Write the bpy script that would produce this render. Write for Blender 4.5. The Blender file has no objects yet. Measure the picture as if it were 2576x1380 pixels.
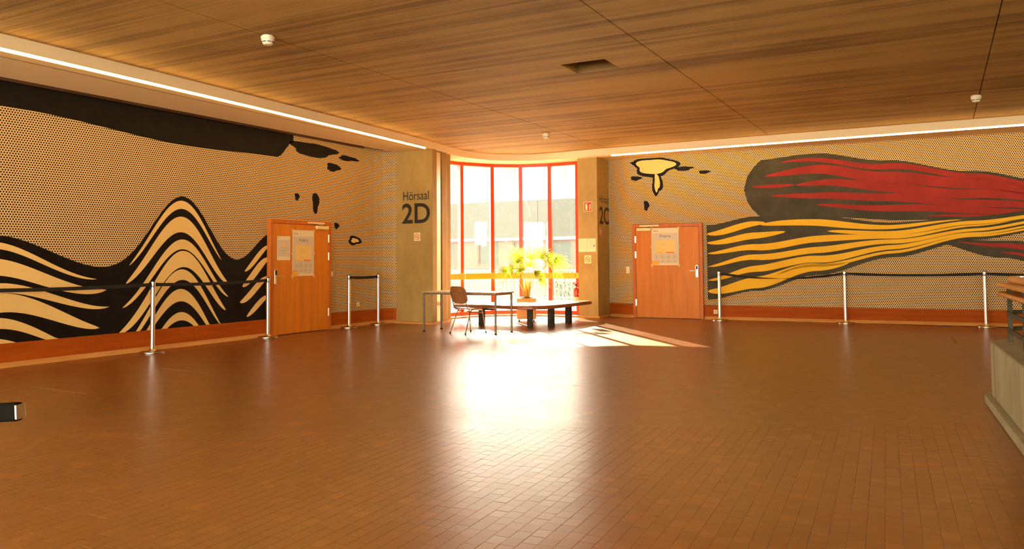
import bpy, bmesh, math, random
from mathutils import Vector, Matrix, noise
random.seed(7)
PI = math.pi
SC = bpy.context.scene
COL = SC.collection

# ------------------------------------------------------------------ camera
F = 2010.0; CAMH = 1.3
pitch = math.radians(2.5); roll = math.radians(0.43); yaw = math.radians(28.1)
CYP = 654 - F*math.tan(pitch)
fw = Vector((-math.sin(yaw)*math.cos(pitch), math.cos(yaw)*math.cos(pitch), math.sin(pitch)))
r0 = Vector((math.cos(yaw), math.sin(yaw), 0)); u0 = r0.cross(fw)
cr = r0*math.cos(roll) - u0*math.sin(roll); cu = u0*math.cos(roll) + r0*math.sin(roll)
cd = bpy.data.cameras.new('camera'); cam = bpy.data.objects.new('camera', cd); COL.objects.link(cam)
cam.matrix_world = Matrix(((cr.x, cu.x, -fw.x, 0), (cr.y, cu.y, -fw.y, 0), (cr.z, cu.z, -fw.z, CAMH), (0, 0, 0, 1)))
cd.sensor_width = 36.0; cd.lens = F/2576*36; cd.shift_y = -(690-CYP)/2576; cd.clip_end = 300
SC.camera = cam

# ------------------------------------------------------------------ world, sun, exposure
SKY = 29.0; SUN = 150.0; REAR = 165.0; LED = 48.0
w = bpy.data.worlds.new('sky'); SC.world = w; w.use_nodes = True
bg = w.node_tree.nodes['Background']; bg.inputs[0].default_value = (1.0, .96, .86, 1); bg.inputs[1].default_value = SKY
sd = bpy.data.lights.new('sun', 'SUN'); sd.energy = SUN; sd.angle = math.radians(.7); sd.color = (1, .87, .58)
so = bpy.data.objects.new('sun', sd); COL.objects.link(so)
el = math.radians(24.5); sdir = Vector((.654*math.cos(el), -.7565*math.cos(el), -math.sin(el)))
so.rotation_euler = sdir.to_track_quat('-Z', 'Y').to_euler(); so.location = (-20, 35, 20)
ad = bpy.data.lights.new('rear_fill_light', 'AREA'); ad.shape = 'RECTANGLE'; ad.size = 6.5; ad.size_y = 2.4  # added fill: warm area lamp standing in for unseen windows behind the camera
ad.energy = REAR; ad.color = (1, .66, .28)
ao = bpy.data.objects.new('rear_fill_light', ad); COL.objects.link(ao); ao.location = (4.5, -5.6, 1.35)
ao.rotation_euler = (math.radians(104), 0, math.radians(8))
SC.view_settings.view_transform = 'Standard'; SC.view_settings.look = 'None'
SC.view_settings.exposure = -0.58; SC.view_settings.gamma = 1.0; SC.view_settings.use_curve_mapping = False

# ------------------------------------------------------------------ materials
def mat(name, col, rough=.5, metal=0, spec=.5):
    m = bpy.data.materials.new(name); m.use_nodes = True
    b = m.node_tree.nodes['Principled BSDF']
    b.inputs['Base Color'].default_value = (*col, 1); b.inputs['Roughness'].default_value = rough
    b.inputs['Metallic'].default_value = metal; b.inputs['Specular IOR Level'].default_value = spec
    return m
class NT:
    def __init__(s, m): s.t = m.node_tree; s.b = s.t.nodes.get('Principled BSDF')
    def n(s, typ, **k):
        x = s.t.nodes.new(typ)
        for a, v in k.items():
            if a.startswith('i_'):
                key = a[2:]; key = int(key) if key.isdigit() else key.replace('_', ' ')
                x.inputs[key].default_value = v
            else: setattr(x, a, v)
        return x
    def l(s, a, b): s.t.links.new(a, b)
    def math(s, op, a, b=None):
        x = s.t.nodes.new('ShaderNodeMath'); x.operation = op
        for i, v in enumerate((a, b)):
            if v is None: continue
            if isinstance(v, (int, float)): x.inputs[i].default_value = v
            else: s.l(v, x.inputs[i])
        return x.outputs[0]
def textured(name, c1, c2, scale=(1, 1, 1), nscale=4, detail=5, rough=.5, bump=.1, bdist=.01, metal=0, spec=.5, speck=None, dist=0, lo=.35, hi=.65):
    """noise between two colours, stretched by scale, with a fine bump of the same grain"""
    m = mat(name, c1, rough, metal, spec); N = NT(m)
    tc = N.n('ShaderNodeTexCoord'); mp = N.n('ShaderNodeMapping'); mp.inputs['Scale'].default_value = scale
    N.l(tc.outputs['Object'], mp.inputs['Vector'])
    no = N.n('ShaderNodeTexNoise', i_Scale=nscale, i_Detail=detail, i_Roughness=.6, i_Distortion=dist); N.l(mp.outputs[0], no.inputs['Vector'])
    rp = N.n('ShaderNodeValToRGB'); rp.color_ramp.elements[0].position = lo; rp.color_ramp.elements[1].position = hi
    rp.color_ramp.elements[0].color = (*c1, 1); rp.color_ramp.elements[1].color = (*c2, 1)
    N.l(no.outputs['Fac'], rp.inputs[0]); out = rp.outputs[0]
    if speck:
        vo = N.n('ShaderNodeTexNoise', i_Scale=speck[0], i_Detail=3); N.l(tc.outputs['Object'], vo.inputs['Vector'])
        r2 = N.n('ShaderNodeValToRGB'); r2.color_ramp.elements[0].position = speck[1]; r2.color_ramp.elements[1].position = speck[1]+.05
        r2.color_ramp.elements[0].color = (*speck[2], 1); r2.color_ramp.elements[1].color = (1, 1, 1, 1)
        N.l(vo.outputs['Fac'], r2.inputs[0])
        mx = N.n('ShaderNodeMix', data_type='RGBA', blend_type='MULTIPLY'); mx.inputs[0].default_value = 1
        N.l(out, mx.inputs[6]); N.l(r2.outputs[0], mx.inputs[7]); out = mx.outputs[2]
    N.l(out, N.b.inputs['Base Color'])
    if bump:
        bp = N.n('ShaderNodeBump', i_Strength=bump, i_Distance=bdist); N.l(no.outputs['Fac'], bp.inputs['Height']); N.l(bp.outputs[0], N.b.inputs['Normal'])
    return m
def glow(name, col, s):
    m = mat(name, (0, 0, 0)); b = m.node_tree.nodes['Principled BSDF']
    b.inputs['Emission Color'].default_value = (*col, 1); b.inputs['Emission Strength'].default_value = s
    return m

M = {}
M['concrete'] = textured('column_concrete', (.34, .205, .045), (.43, .27, .066), (1, 1, .5), 2.2, 8, .7, .25, .006, speck=(45, .30, (.62, .58, .5)))
M['parapet'] = textured('parapet_concrete', (.30, .25, .12), (.42, .36, .19), (1, 1, .35), 3, 8, .8, .2, .005)
M['soffit'] = mat('soffit_plaster', (.86, .66, .34), .7)
M['red_wood'] = textured('baseboard_wood', (.34, .060, .005), (.42, .085, .008), (.4, .4, 5), 3, 5, .6, .05, spec=.05)
M['trim_wood'] = textured('trim_wood', (.50, .22, .05), (.60, .28, .07), (.5, .5, 4), 4, 4, .4, .03, spec=.2)
M['guard_wood'] = textured('guard_rail_wood', (.80, .40, .025), (.86, .46, .035), (.5, .5, 4), 4, 4, .35, .03)
M['door_wood'] = textured('door_veneer', (.56, .165, .012), (.68, .215, .016), (5, 5, .35), 2.2, 6, .42, .04, spec=.2)
M['frame_wood'] = textured('door_frame_wood', (.48, .12, .016), (.58, .155, .02), (6, 6, .5), 3, 5, .4, .04, spec=.2)
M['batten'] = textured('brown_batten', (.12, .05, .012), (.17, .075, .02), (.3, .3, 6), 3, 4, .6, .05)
M['steel'] = textured('brushed_steel', (.80, .77, .66), (.88, .85, .74), (1, 1, 25), 20, 2, .30, .02, metal=1)
M['chrome'] = mat('chrome', (.62, .56, .42), .22, 1)
M['grey_metal'] = textured('grey_metal', (.20, .18, .12), (.26, .235, .16), (1, 1, 3), 8, 3, .42, .03, metal=.6)
M['dark_metal'] = textured('dark_flat_bar', (.045, .038, .018), (.07, .06, .03), (1, 1, 2), 8, 4, .6, .08, spec=.1)
M['black'] = mat('black_plastic', (.008, .007, .006), .5, 0, .25)
M['belt'] = textured('belt_webbing', (.006, .004, .002), (.012, .008, .004), (1, 1, 60), 20, 2, .8, .1)
M['white_plastic'] = mat('white_plastic', (.80, .68, .42), .4)
M['cream_plastic'] = mat('cream_plastic', (.86, .66, .28), .45)
M['red_frame'] = textured('red_window_frame', (.70, .042, .005), (.78, .060, .006), (1, 1, .5), 5, 5, .38, .05, speck=(70, .27, (1.3, 2.5, 2)))
M['plywood'] = textured('plywood', (.26, .10, .028), (.34, .14, .04), (2, 2, 8), 4, 5, .35, .03)
M['table_top'] = textured('table_laminate', (.62, .52, .36), (.68, .58, .42), (1, 1, 1), 6, 3, .35, .01)
M['table_edge'] = textured('table_edge_wood', (.42, .24, .09), (.52, .31, .12), (1, 4, 4), 6, 3, .4, .02)
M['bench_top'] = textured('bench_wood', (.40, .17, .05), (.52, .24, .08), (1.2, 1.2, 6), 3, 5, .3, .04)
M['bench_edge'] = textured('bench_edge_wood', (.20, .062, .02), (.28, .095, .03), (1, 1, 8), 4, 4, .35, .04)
M['bench_leg'] = textured('bench_leg_steel', (.035, .028, .016), (.055, .045, .026), (1, 1, 2), 9, 3, .6, .05, spec=.1)
M['planter'] = textured('planter_shell', (.80, .37, .05), (.84, .41, .065), (1, 1, 1), 6, 3, .45, .01)
M['soil'] = textured('potting_soil', (.02, .012, .006), (.09, .055, .03), (1, 1, 1), 30, 5, .95, .6, .01)
M['paper'] = mat('paper', (.80, .64, .36), .7)
M['paper_grey'] = mat('paper_grey_field', (.66, .52, .32), .7)
M['paper_yellow'] = mat('map_print', (.84, .55, .16), .7)
M['ink'] = mat('ink_blue_grey', (.12, .11, .13), .7)
M['ink_soft'] = mat('ink_soft', (.46, .33, .18), .7)
M['amber'] = mat('amber_print', (.85, .42, .02), .7)
M['orange'] = mat('orange_print', (.75, .17, .01), .7)
M['tape'] = mat('yellow_tape', (.62, .50, .12), .6)
M['floor_tape'] = mat('worn_floor_tape', (.30, .17, .05), .5)
M['letter'] = textured('letter_paint', (.014, .010, .006), (.024, .018, .010), (1, 1, 1), 30, 4, .6, .05)
M['sign_red'] = mat('sign_red', (.50, .012, .008), .45)
M['sign_ring'] = mat('sign_ring_red', (.62, .08, .012), .45)
M['sign_cream'] = mat('sign_cream', (.88, .70, .30), .5)
M['ext_red'] = mat('extinguisher_red', (.62, .015, .008), .25)
M['led'] = glow('led_diffuser', (1, .60, .17), LED)
M['downlight'] = glow('downlight_lens', (1, .85, .5), 4)
M['mural_black'] = textured('mural_black', (.006, .004, .003), (.010, .007, .005), (1, 1, 1), 5, 3, .55, .02, spec=.15)
M['mural_cream'] = textured('mural_cream', (.80, .52, .16), (.84, .56, .18), (1, 1, 1), 1.5, 3, .6, .02, spec=.15)
M['mural_olive'] = textured('mural_olive', (.048, .040, .018), (.075, .060, .028), (1, 1, 1), 2.5, 4, .6, .03, spec=.15)
M['mural_red'] = textured('mural_red', (.28, .022, .012), (.36, .028, .014), (1, 1, 1), 2.0, 4, .6, .02, spec=.15)
M['mural_yellow'] = textured('mural_yellow', (.84, .44, .012), (.88, .48, .016), (1, 1, 1), 1.5, 3, .6, .02, spec=.15)
M['timber_rail'] = textured('handrail_timber', (.52, .20, .028), (.66, .28, .045), (3, .4, 4), 5, 6, .38, .05)
M['rubber_rail'] = mat('black_handrail', (.008, .007, .005), .8, 0, .02)
# outside
M['facade_band'] = textured('exposed_aggregate', (.026, .026, .022), (.052, .051, .042), (1, 1, 1), 22, 6, .9, .3)
M['facade_white'] = textured('pale_facade', (.55, .55, .50), (.6, .6, .55), (1, 1, 1), 2, 3, .9, .02)
M['facade_grey'] = textured('grey_plinth', (.06, .06, .053), (.085, .085, .075), (1, 1, 1), 14, 5, .9, .1)
M['facade_red'] = textured('red_panel', (.12, .036, .022), (.14, .045, .028), (8, 1, 1), 6, 2, .7, .02)
M['facade_glass'] = mat('dull_window_glass', (.028, .034, .026), .4, 0, .3)
M['facade_yellow'] = mat('yellow_blind', (.34, .25, .07), .8)
M['white_metal'] = mat('white_metal', (.22, .215, .19), .5)
M['pavement'] = textured('pale_pavement', (.10, .10, .088), (.13, .13, .115), (1, 1, 1), 3, 5, .9, .1)
M['shrub'] = textured('shrub_leaf', (.06, .085, .03), (.10, .13, .05), (1, 1, 1), 6, 2, .6, 0)
M['bark'] = textured('bark', (.12, .08, .04), (.2, .14, .07), (1, 1, .3), 12, 4, .9, .3)

def leafmat():
    m = textured('palm_leaf', (.14, .21, .012), (.26, .32, .022), (1, 1, 1), 5, 3, .45, .0)
    N = NT(m); tr = N.n('ShaderNodeBsdfTranslucent'); tr.inputs[0].default_value = (.34, .40, .03, 1)
    mx = N.n('ShaderNodeMixShader'); mx.inputs[0].default_value = .5
    out = N.t.nodes['Material Output']; N.l(N.b.outputs[0], mx.inputs[1]); N.l(tr.outputs[0], mx.inputs[2]); N.l(mx.outputs[0], out.inputs[0])
    return m
M['leaf'] = leafmat()
M['petiole'] = textured('palm_petiole', (.50, .36, .04), (.62, .50, .07), (1, 1, .4), 12, 4, .5, .1)
M['sheath'] = textured('palm_sheath', (.48, .26, .04), (.66, .42, .07), (1, 1, .3), 22, 4, .7, .3)

def glassmat():
    m = mat('window_glass', (1, 1, 1), .02); N = NT(m)
    tc = N.n('ShaderNodeTexCoord'); no = N.n('ShaderNodeTexNoise', i_Scale=26, i_Detail=4); N.l(tc.outputs['Object'], no.inputs['Vector'])
    rp = N.n('ShaderNodeValToRGB'); rp.color_ramp.elements[0].position = .68; rp.color_ramp.elements[1].position = .74
    rp.color_ramp.elements[0].color = (.008, .008, .008, 1); rp.color_ramp.elements[1].color = (.12, .12, .12, 1); N.l(no.outputs['Fac'], rp.inputs[0])
    tr = N.n('ShaderNodeBsdfTransparent'); tr.inputs[0].default_value = (.96, .97, .93, 1)
    gl = N.n('ShaderNodeBsdfGlossy'); gl.inputs['Roughness'].default_value = .02
    df = N.n('ShaderNodeBsdfDiffuse'); df.inputs[0].default_value = (.85, .85, .78, 1)
    tl = N.n('ShaderNodeBsdfTranslucent'); tl.inputs[0].default_value = (.85, .85, .78, 1)
    m0 = N.n('ShaderNodeMixShader'); m0.inputs[0].default_value = .6; N.l(df.outputs[0], m0.inputs[1]); N.l(tl.outputs[0], m0.inputs[2])
    fr = N.n('ShaderNodeFresnel'); fr.inputs[0].default_value = 1.35
    m1 = N.n('ShaderNodeMixShader'); N.l(fr.outputs[0], m1.inputs[0]); N.l(tr.outputs[0], m1.inputs[1]); N.l(gl.outputs[0], m1.inputs[2])
    m2 = N.n('ShaderNodeMixShader'); N.l(rp.outputs[0], m2.inputs[0]); N.l(m1.outputs[0], m2.inputs[1]); N.l(m0.outputs[0], m2.inputs[2])
    N.l(m2.outputs[0], N.t.nodes['Material Output'].inputs[0])
    return m
M['glass'] = glassmat()
def sheetmat():
    m = mat('translucent_sheet', (.8, .8, .7), .8); N = NT(m)
    tl = N.n('ShaderNodeBsdfTranslucent'); tl.inputs[0].default_value = (.8, .78, .66, 1)
    mx = N.n('ShaderNodeMixShader'); mx.inputs[0].default_value = .6
    N.l(N.b.outputs[0], mx.inputs[1]); N.l(tl.outputs[0], mx.inputs[2]); N.l(mx.outputs[0], N.t.nodes['Material Output'].inputs[0])
    return m
M['sheet'] = sheetmat()

def ceilmat():
    m = mat('board_marked_concrete', (.4, .3, .15), .75); N = NT(m)
    tc = N.n('ShaderNodeTexCoord')
    def nz(sx, sy, sc, det=4, ds=0):
        mp = N.n('ShaderNodeMapping'); mp.inputs['Scale'].default_value = (sx, sy, 1); N.l(tc.outputs['Object'], mp.inputs['Vector'])
        x = N.n('ShaderNodeTexNoise', i_Scale=sc, i_Detail=det, i_Roughness=.6, i_Distortion=ds); N.l(mp.outputs[0], x.inputs['Vector']); return x.outputs['Fac']
    a = nz(.05, 2.2, 2.5, 5); b = nz(.16, 20, 2.0, 3); c = nz(1, 1, .7, 5); d = nz(1, 1, 35, 3)
    s = N.math('ADD', N.math('MULTIPLY', a, .9), N.math('ADD', N.math('MULTIPLY', b, .55), N.math('MULTIPLY', c, .45)))
    rp = N.n('ShaderNodeValToRGB'); e = rp.color_ramp.elements
    e[0].position = .74; e[0].color = (.21, .100, .014, 1); e[1].position = 1.18; e[1].color = (.50, .285, .060, 1)
    N.l(N.math('MULTIPLY', s, .98), rp.inputs[0]); N.l(rp.outputs[0], N.b.inputs['Base Color'])
    h = N.math('ADD', N.math('MULTIPLY', a, .7), N.math('ADD', b, N.math('MULTIPLY', d, .25)))
    bp = N.n('ShaderNodeBump', i_Strength=.45, i_Distance=.01); N.l(h, bp.inputs['Height']); N.l(bp.outputs[0], N.b.inputs['Normal'])
    return m
M['ceiling'] = ceilmat()

def floormat():
    m = mat('end_grain_block', (.3, .1, .02), .22, 0, 1.0); N = NT(m)
    tc = N.n('ShaderNodeTexCoord'); ge = N.n('ShaderNodeNewGeometry'); oi = N.n('ShaderNodeObjectInfo')
    rnd = N.math('ADD', ge.outputs['Random Per Island'], N.math('MULTIPLY', oi.outputs['Random'], 7.3))
    wn = N.n('ShaderNodeTexWhiteNoise', noise_dimensions='1D'); N.l(rnd, wn.inputs['W'])
    rp = N.n('ShaderNodeValToRGB'); e = rp.color_ramp.elements
    e[0].position = 0; e[0].color = (.215, .062, .003, 1); e[1].position = 1; e[1].color = (.31, .098, .004, 1)
    k = e.new(.15); k.color = (.23, .070, .005, 1); k = e.new(.85); k.color = (.25, .078, .0055, 1)
    N.l(wn.outputs['Value'], rp.inputs[0])
    big = N.n('ShaderNodeTexNoise', i_Scale=1.1, i_Detail=4); N.l(ge.outputs['Position'], big.inputs['Vector'])
    r2 = N.n('ShaderNodeValToRGB'); r2.color_ramp.elements[0].color = (.86, .85, .84, 1); r2.color_ramp.elements[1].color = (1.12, 1.12, 1.12, 1)
    r2.color_ramp.elements[0].position = .3; r2.color_ramp.elements[1].position = .7; N.l(big.outputs['Fac'], r2.inputs[0])
    mx = N.n('ShaderNodeMix', data_type='RGBA', blend_type='MULTIPLY'); mx.inputs[0].default_value = 1
    N.l(rp.outputs[0], mx.inputs[6]); N.l(r2.outputs[0], mx.inputs[7]); N.l(mx.outputs[2], N.b.inputs['Base Color'])
    # growth rings, each block cut from another place in the log
    cx = N.n('ShaderNodeCombineXYZ'); N.l(N.math('MULTIPLY', wn.outputs['Value'], .3), cx.inputs[0]); N.l(N.math('MULTIPLY', rnd, .37), cx.inputs[1])
    va = N.n('ShaderNodeVectorMath', operation='ADD'); N.l(ge.outputs['Position'], va.inputs[0]); N.l(cx.outputs[0], va.inputs[1])
    wv = N.n('ShaderNodeTexWave', wave_type='BANDS', bands_direction='DIAGONAL', i_Scale=38, i_Distortion=3.5, i_Detail=1); wv.inputs['Detail Scale'].default_value = .35
    N.l(va.outputs[0], wv.inputs['Vector'])
    n3 = N.n('ShaderNodeTexNoise', i_Scale=7, i_Detail=2); N.l(ge.outputs['Position'], n3.inputs['Vector'])
    hh = N.math('ADD', N.math('MULTIPLY', wv.outputs['Fac'], .010), N.math('MULTIPLY', n3.outputs['Fac'], .9))
    bp = N.n('ShaderNodeBump', i_Strength=.25, i_Distance=.004); N.l(hh, bp.inputs['Height']); N.l(bp.outputs[0], N.b.inputs['Normal'])
    r3 = N.n('ShaderNodeMapRange'); r3.inputs[3].default_value = .28; r3.inputs[4].default_value = .35; N.l(big.outputs['Fac'], r3.inputs[0]); N.l(r3.outputs[0], N.b.inputs['Roughness'])
    return m
M['floor'] = floormat()
M['floor_bed'] = mat('floor_bed', (.05, .018, .005), .8)

def dotmat():
    """printed dot field; UV is metres along the wall and height"""
    m = mat('dotted_wall_print', (.6, .45, .25), .7, 0, .15); N = NT(m)
    uv = N.n('ShaderNodeUVMap'); sp = N.n('ShaderNodeSeparateXYZ'); N.l(uv.outputs[0], sp.inputs[0])
    P = .036; Q = P*1.7320508
    def lat(off):
        fx = N.math('SUBTRACT', N.math('FRACT', N.math('ADD', N.math('DIVIDE', sp.outputs[0], P), off)), .5)
        fy = N.math('SUBTRACT', N.math('FRACT', N.math('ADD', N.math('DIVIDE', sp.outputs[1], Q), off)), .5)
        fx = N.math('MULTIPLY', fx, P); fy = N.math('MULTIPLY', fy, Q)
        return N.math('SQRT', N.math('ADD', N.math('MULTIPLY', fx, fx), N.math('MULTIPLY', fy, fy)))
    d = N.math('MINIMUM', lat(100.0), lat(100.5))
    s = N.math('GREATER_THAN', d, P*.338)
    mx = N.n('ShaderNodeMix', data_type='RGBA'); N.l(s, mx.inputs[0]); mx.inputs[6].default_value = (.030, .018, .010, 1); mx.inputs[7].default_value = (.80, .53, .20, 1)
    N.l(mx.outputs[2], N.b.inputs['Base Color'])
    return m
M['dots'] = dotmat()

# ------------------------------------------------------------------ mesh helpers
class MB:
    def __init__(s): s.v = []; s.f = []; s.mi = []
    def add(s, vs, fs, mi=0):
        o = len(s.v); s.v += [tuple(x) for x in vs]; s.f += [tuple(i+o for i in f) for f in fs]; s.mi += [mi]*len(fs); return s
    def box(s, a, b, mi=0):
        x0, y0, z0 = a; x1, y1, z1 = b
        x0, x1 = min(x0, x1), max(x0, x1); y0, y1 = min(y0, y1), max(y0, y1); z0, z1 = min(z0, z1), max(z0, z1)
        return s.add([(x0,y0,z0),(x1,y0,z0),(x1,y1,z0),(x0,y1,z0),(x0,y0,z1),(x1,y0,z1),(x1,y1,z1),(x0,y1,z1)],
                     [(0,3,2,1),(4,5,6,7),(0,1,5,4),(1,2,6,5),(2,3,7,6),(3,0,4,7)], mi)
    def obox(s, c, ax, ay, az, mi=0):
        c = Vector(c); ax = Vector(ax); ay = Vector(ay); az = Vector(az)
        vs = [c+ax*i+ay*j+az*k for (i, j, k) in ((-1,-1,-1),(1,-1,-1),(1,1,-1),(-1,1,-1),(-1,-1,1),(1,-1,1),(1,1,1),(-1,1,1))]
        return s.add(vs, [(0,3,2,1),(4,5,6,7),(0,1,5,4),(1,2,6,5),(2,3,7,6),(3,0,4,7)], mi)
    def prism(s, poly, z0, z1, mi=0, axis=2, mtop=None):
        n = len(poly)
        def pt(p, z):
            return (p[0], p[1], z) if axis == 2 else ((z, p[0], p[1]) if axis == 0 else (p[0], z, p[1]))
        vs = [pt(p, z0) for p in poly]+[pt(p, z1) for p in poly]
        s.add(vs, [tuple(range(n))[::-1]], mi); o = len(s.v)-2*n
        s.f.append(tuple(range(o+n, o+2*n))); s.mi.append(mi if mtop is None else mtop)
        for i in range(n):
            j = (i+1) % n; s.f.append((o+i, o+j, o+n+j, o+n+i)); s.mi.append(mi)
        return s
    def lathe(s, prof, c=(0,0,0), n=24, mi=0):
        o = len(s.v); m = len(prof)
        for r, z in prof:
            for k in range(n):
                a = 2*PI*k/n; s.v.append((c[0]+r*math.cos(a), c[1]+r*math.sin(a), c[2]+z))
        for i in range(m-1):
            for k in range(n):
                j = (k+1) % n; s.f.append((o+i*n+k, o+i*n+j, o+(i+1)*n+j, o+(i+1)*n+k)); s.mi.append(mi)
        s.f.append(tuple(o+k for k in range(n))[::-1]); s.mi.append(mi)
        s.f.append(tuple(o+(m-1)*n+k for k in range(n))); s.mi.append(mi)
        return s
    def tube(s, pts, r, n=8, mi=0, sq=False):
        pts = [Vector(p) for p in pts]; rr = r if isinstance(r, (list, tuple)) else [r]*len(pts)
        o = len(s.v); ref = None
        for i, p in enumerate(pts):
            d = (pts[min(i+1, len(pts)-1)]-pts[max(i-1, 0)]).normalized()
            if ref is None:
                ref = Vector((0, 0, 1)) if abs(d.z) < .9 else Vector((1, 0, 0))
            a = (ref-d*ref.dot(d)).normalized(); ref = a; b = d.cross(a)
            for k in range(n):
                t = 2*PI*(k+.5)/n; s.v.append(tuple(p+(a*math.cos(t)+b*math.sin(t))*rr[i]))
        for i in range(len(pts)-1):
            for k in range(n):
                j = (k+1) % n; s.f.append((o+i*n+k, o+i*n+j, o+(i+1)*n+j, o+(i+1)*n+k)); s.mi.append(mi)
        s.f.append(tuple(o+k for k in range(n))[::-1]); s.mi.append(mi)
        s.f.append(tuple(o+(len(pts)-1)*n+k for k in range(n))); s.mi.append(mi)
        return s
    def sweep(s, path, prof, mi=0):
        """prof: closed (out, z) section swept along a level path; out is to the right of travel"""
        path = [Vector((p[0], p[1])) for p in path]; m = len(prof); o = len(s.v)
        for i, p in enumerate(path):
            a = path[max(i-1, 0)]; b = path[min(i+1, len(path)-1)]
            d1 = (p-a).normalized() if i > 0 else (b-p).normalized(); d2 = (b-p).normalized() if i < len(path)-1 else d1
            n1 = Vector((d1.y, -d1.x)); n2 = Vector((d2.y, -d2.x)); nn = (n1+n2).normalized(); k = 1/max(.3, nn.dot(n1))
            for (u, z) in prof: s.v.append((p.x+nn.x*u*k, p.y+nn.y*u*k, z))
        for i in range(len(path)-1):
            for k in range(m):
                j = (k+1) % m; s.f.append((o+i*m+k, o+(i+1)*m+k, o+(i+1)*m+j, o+i*m+j)); s.mi.append(mi)
        s.f.append(tuple(o+k for k in range(m))); s.mi.append(mi)
        s.f.append(tuple(o+(len(path)-1)*m+k for k in range(m))[::-1]); s.mi.append(mi)
        return s

ROOTM = {}
def build(name, mb, ms, parent=None, smooth=False, bevel=0, bseg=2, world=True):
    me = bpy.data.meshes.new(name); me.from_pydata(mb.v, [], mb.f)
    ms = ms if isinstance(ms, (list, tuple)) else [ms]
    for x in ms: me.materials.append(x)
    for p, i in zip(me.polygons, mb.mi): p.material_index = i
    bm = bmesh.new(); bm.from_mesh(me); bmesh.ops.recalc_face_normals(bm, faces=bm.faces[:])
    if bevel:
        ed = [e for e in bm.edges if len(e.link_faces) == 2 and e.calc_face_angle(0) > .6]
        bmesh.ops.bevel(bm, geom=ed, offset=bevel, segments=bseg, affect='EDGES', profile=.5, clamp_overlap=True)
    if parent is not None and world and parent.name in ROOTM: bm.transform(ROOTM[parent.name].inverted())
    if smooth:
        for f in bm.faces: f.smooth = True
        for e in bm.edges:
            if len(e.link_faces) == 2 and e.calc_face_angle(0) > .7: e.smooth = False
    bm.to_mesh(me); bm.free()
    o = bpy.data.objects.new(name, me); COL.objects.link(o)
    if parent is not None:
        o.parent = parent
        if parent.name in ROOTM: ROOTM[o.name] = ROOTM[parent.name]
    return o
def thing(name, label, cat, loc=(0, 0, 0), rotz=0, group=None):
    o = bpy.data.objects.new(name, None); COL.objects.link(o); o.empty_display_size = .1
    o.location = loc; o.rotation_euler = (0, 0, rotz); o['label'] = label; o['category'] = cat
    if group: o['group'] = group
    ROOTM[o.name] = Matrix.Translation(loc) @ Matrix.Rotation(rotz, 4, 'Z')
    return o
def tag(o, label, cat, group=None):
    o['label'] = label; o['category'] = cat
    if group: o['group'] = group
    return o
def struct(o, label=None):
    o['kind'] = 'structure'
    if label: o['label'] = label
    return o
def dup(root, loc, rotz=None, label=None):
    r = root.copy(); COL.objects.link(r); r.location = loc
    if rotz is not None: r.rotation_euler = (0, 0, rotz)
    if label: r['label'] = label
    def rec(a, b):
        for ch in list(a.children):
            c = ch.copy(); COL.objects.link(c); c.parent = b; rec(ch, c)
    rec(root, r); return r
def catmull(pts, k=6):
    out = []; P = [pts[0]]+list(pts)+[pts[-1]]
    for i in range(1, len(P)-2):
        p0, p1, p2, p3 = [Vector(q) for q in P[i-1:i+3]]
        for j in range(k):
            t = j/k; out.append(.5*((2*p1)+(-p0+p2)*t+(2*p0-5*p1+4*p2-p3)*t*t+(-p0+3*p1-3*p2+p3)*t*t*t))
    out.append(Vector(pts[-1])); return out
def interp(x, tab):
    if x <= tab[0][0]: return tab[0][1]
    for (a, b), (c, d) in zip(tab, tab[1:]):
        if x <= c:
            t = (x-a)/(c-a); t = t*t*(3-2*t); return b+(d-b)*t
    return tab[-1][1]
def lettering(name, text, parent, m, org, right, up, width, height, depth=.0015, spacing=1.0, bold=0):
    cu_ = bpy.data.curves.new('text', 'FONT'); cu_.body = text; cu_.size = 1; cu_.extrude = 0; cu_.space_character = spacing; cu_.resolution_u = 4; cu_.offset = bold
    to = bpy.data.objects.new('text', cu_); COL.objects.link(to)
    dg = bpy.context.evaluated_depsgraph_get(); me0 = bpy.data.meshes.new_from_object(to.evaluated_get(dg))
    xs = [v.co.x for v in me0.vertices]; ys = [v.co.y for v in me0.vertices]
    x0, x1, y0, y1 = min(xs), max(xs), min(ys), max(ys)
    right = Vector(right).normalized(); up = Vector(up).normalized(); nrm = right.cross(up); org = Vector(org)
    mb = MB(); vs = [org+right*((v.co.x-x0)/(x1-x0)*width)+up*((v.co.y-y0)/(y1-y0)*height)+nrm*depth for v in me0.vertices]
    mb.add(vs, [tuple(p.vertices) for p in me0.polygons])
    bpy.data.objects.remove(to); bpy.data.meshes.remove(me0)
    return build(name, mb, m, parent)
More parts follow.
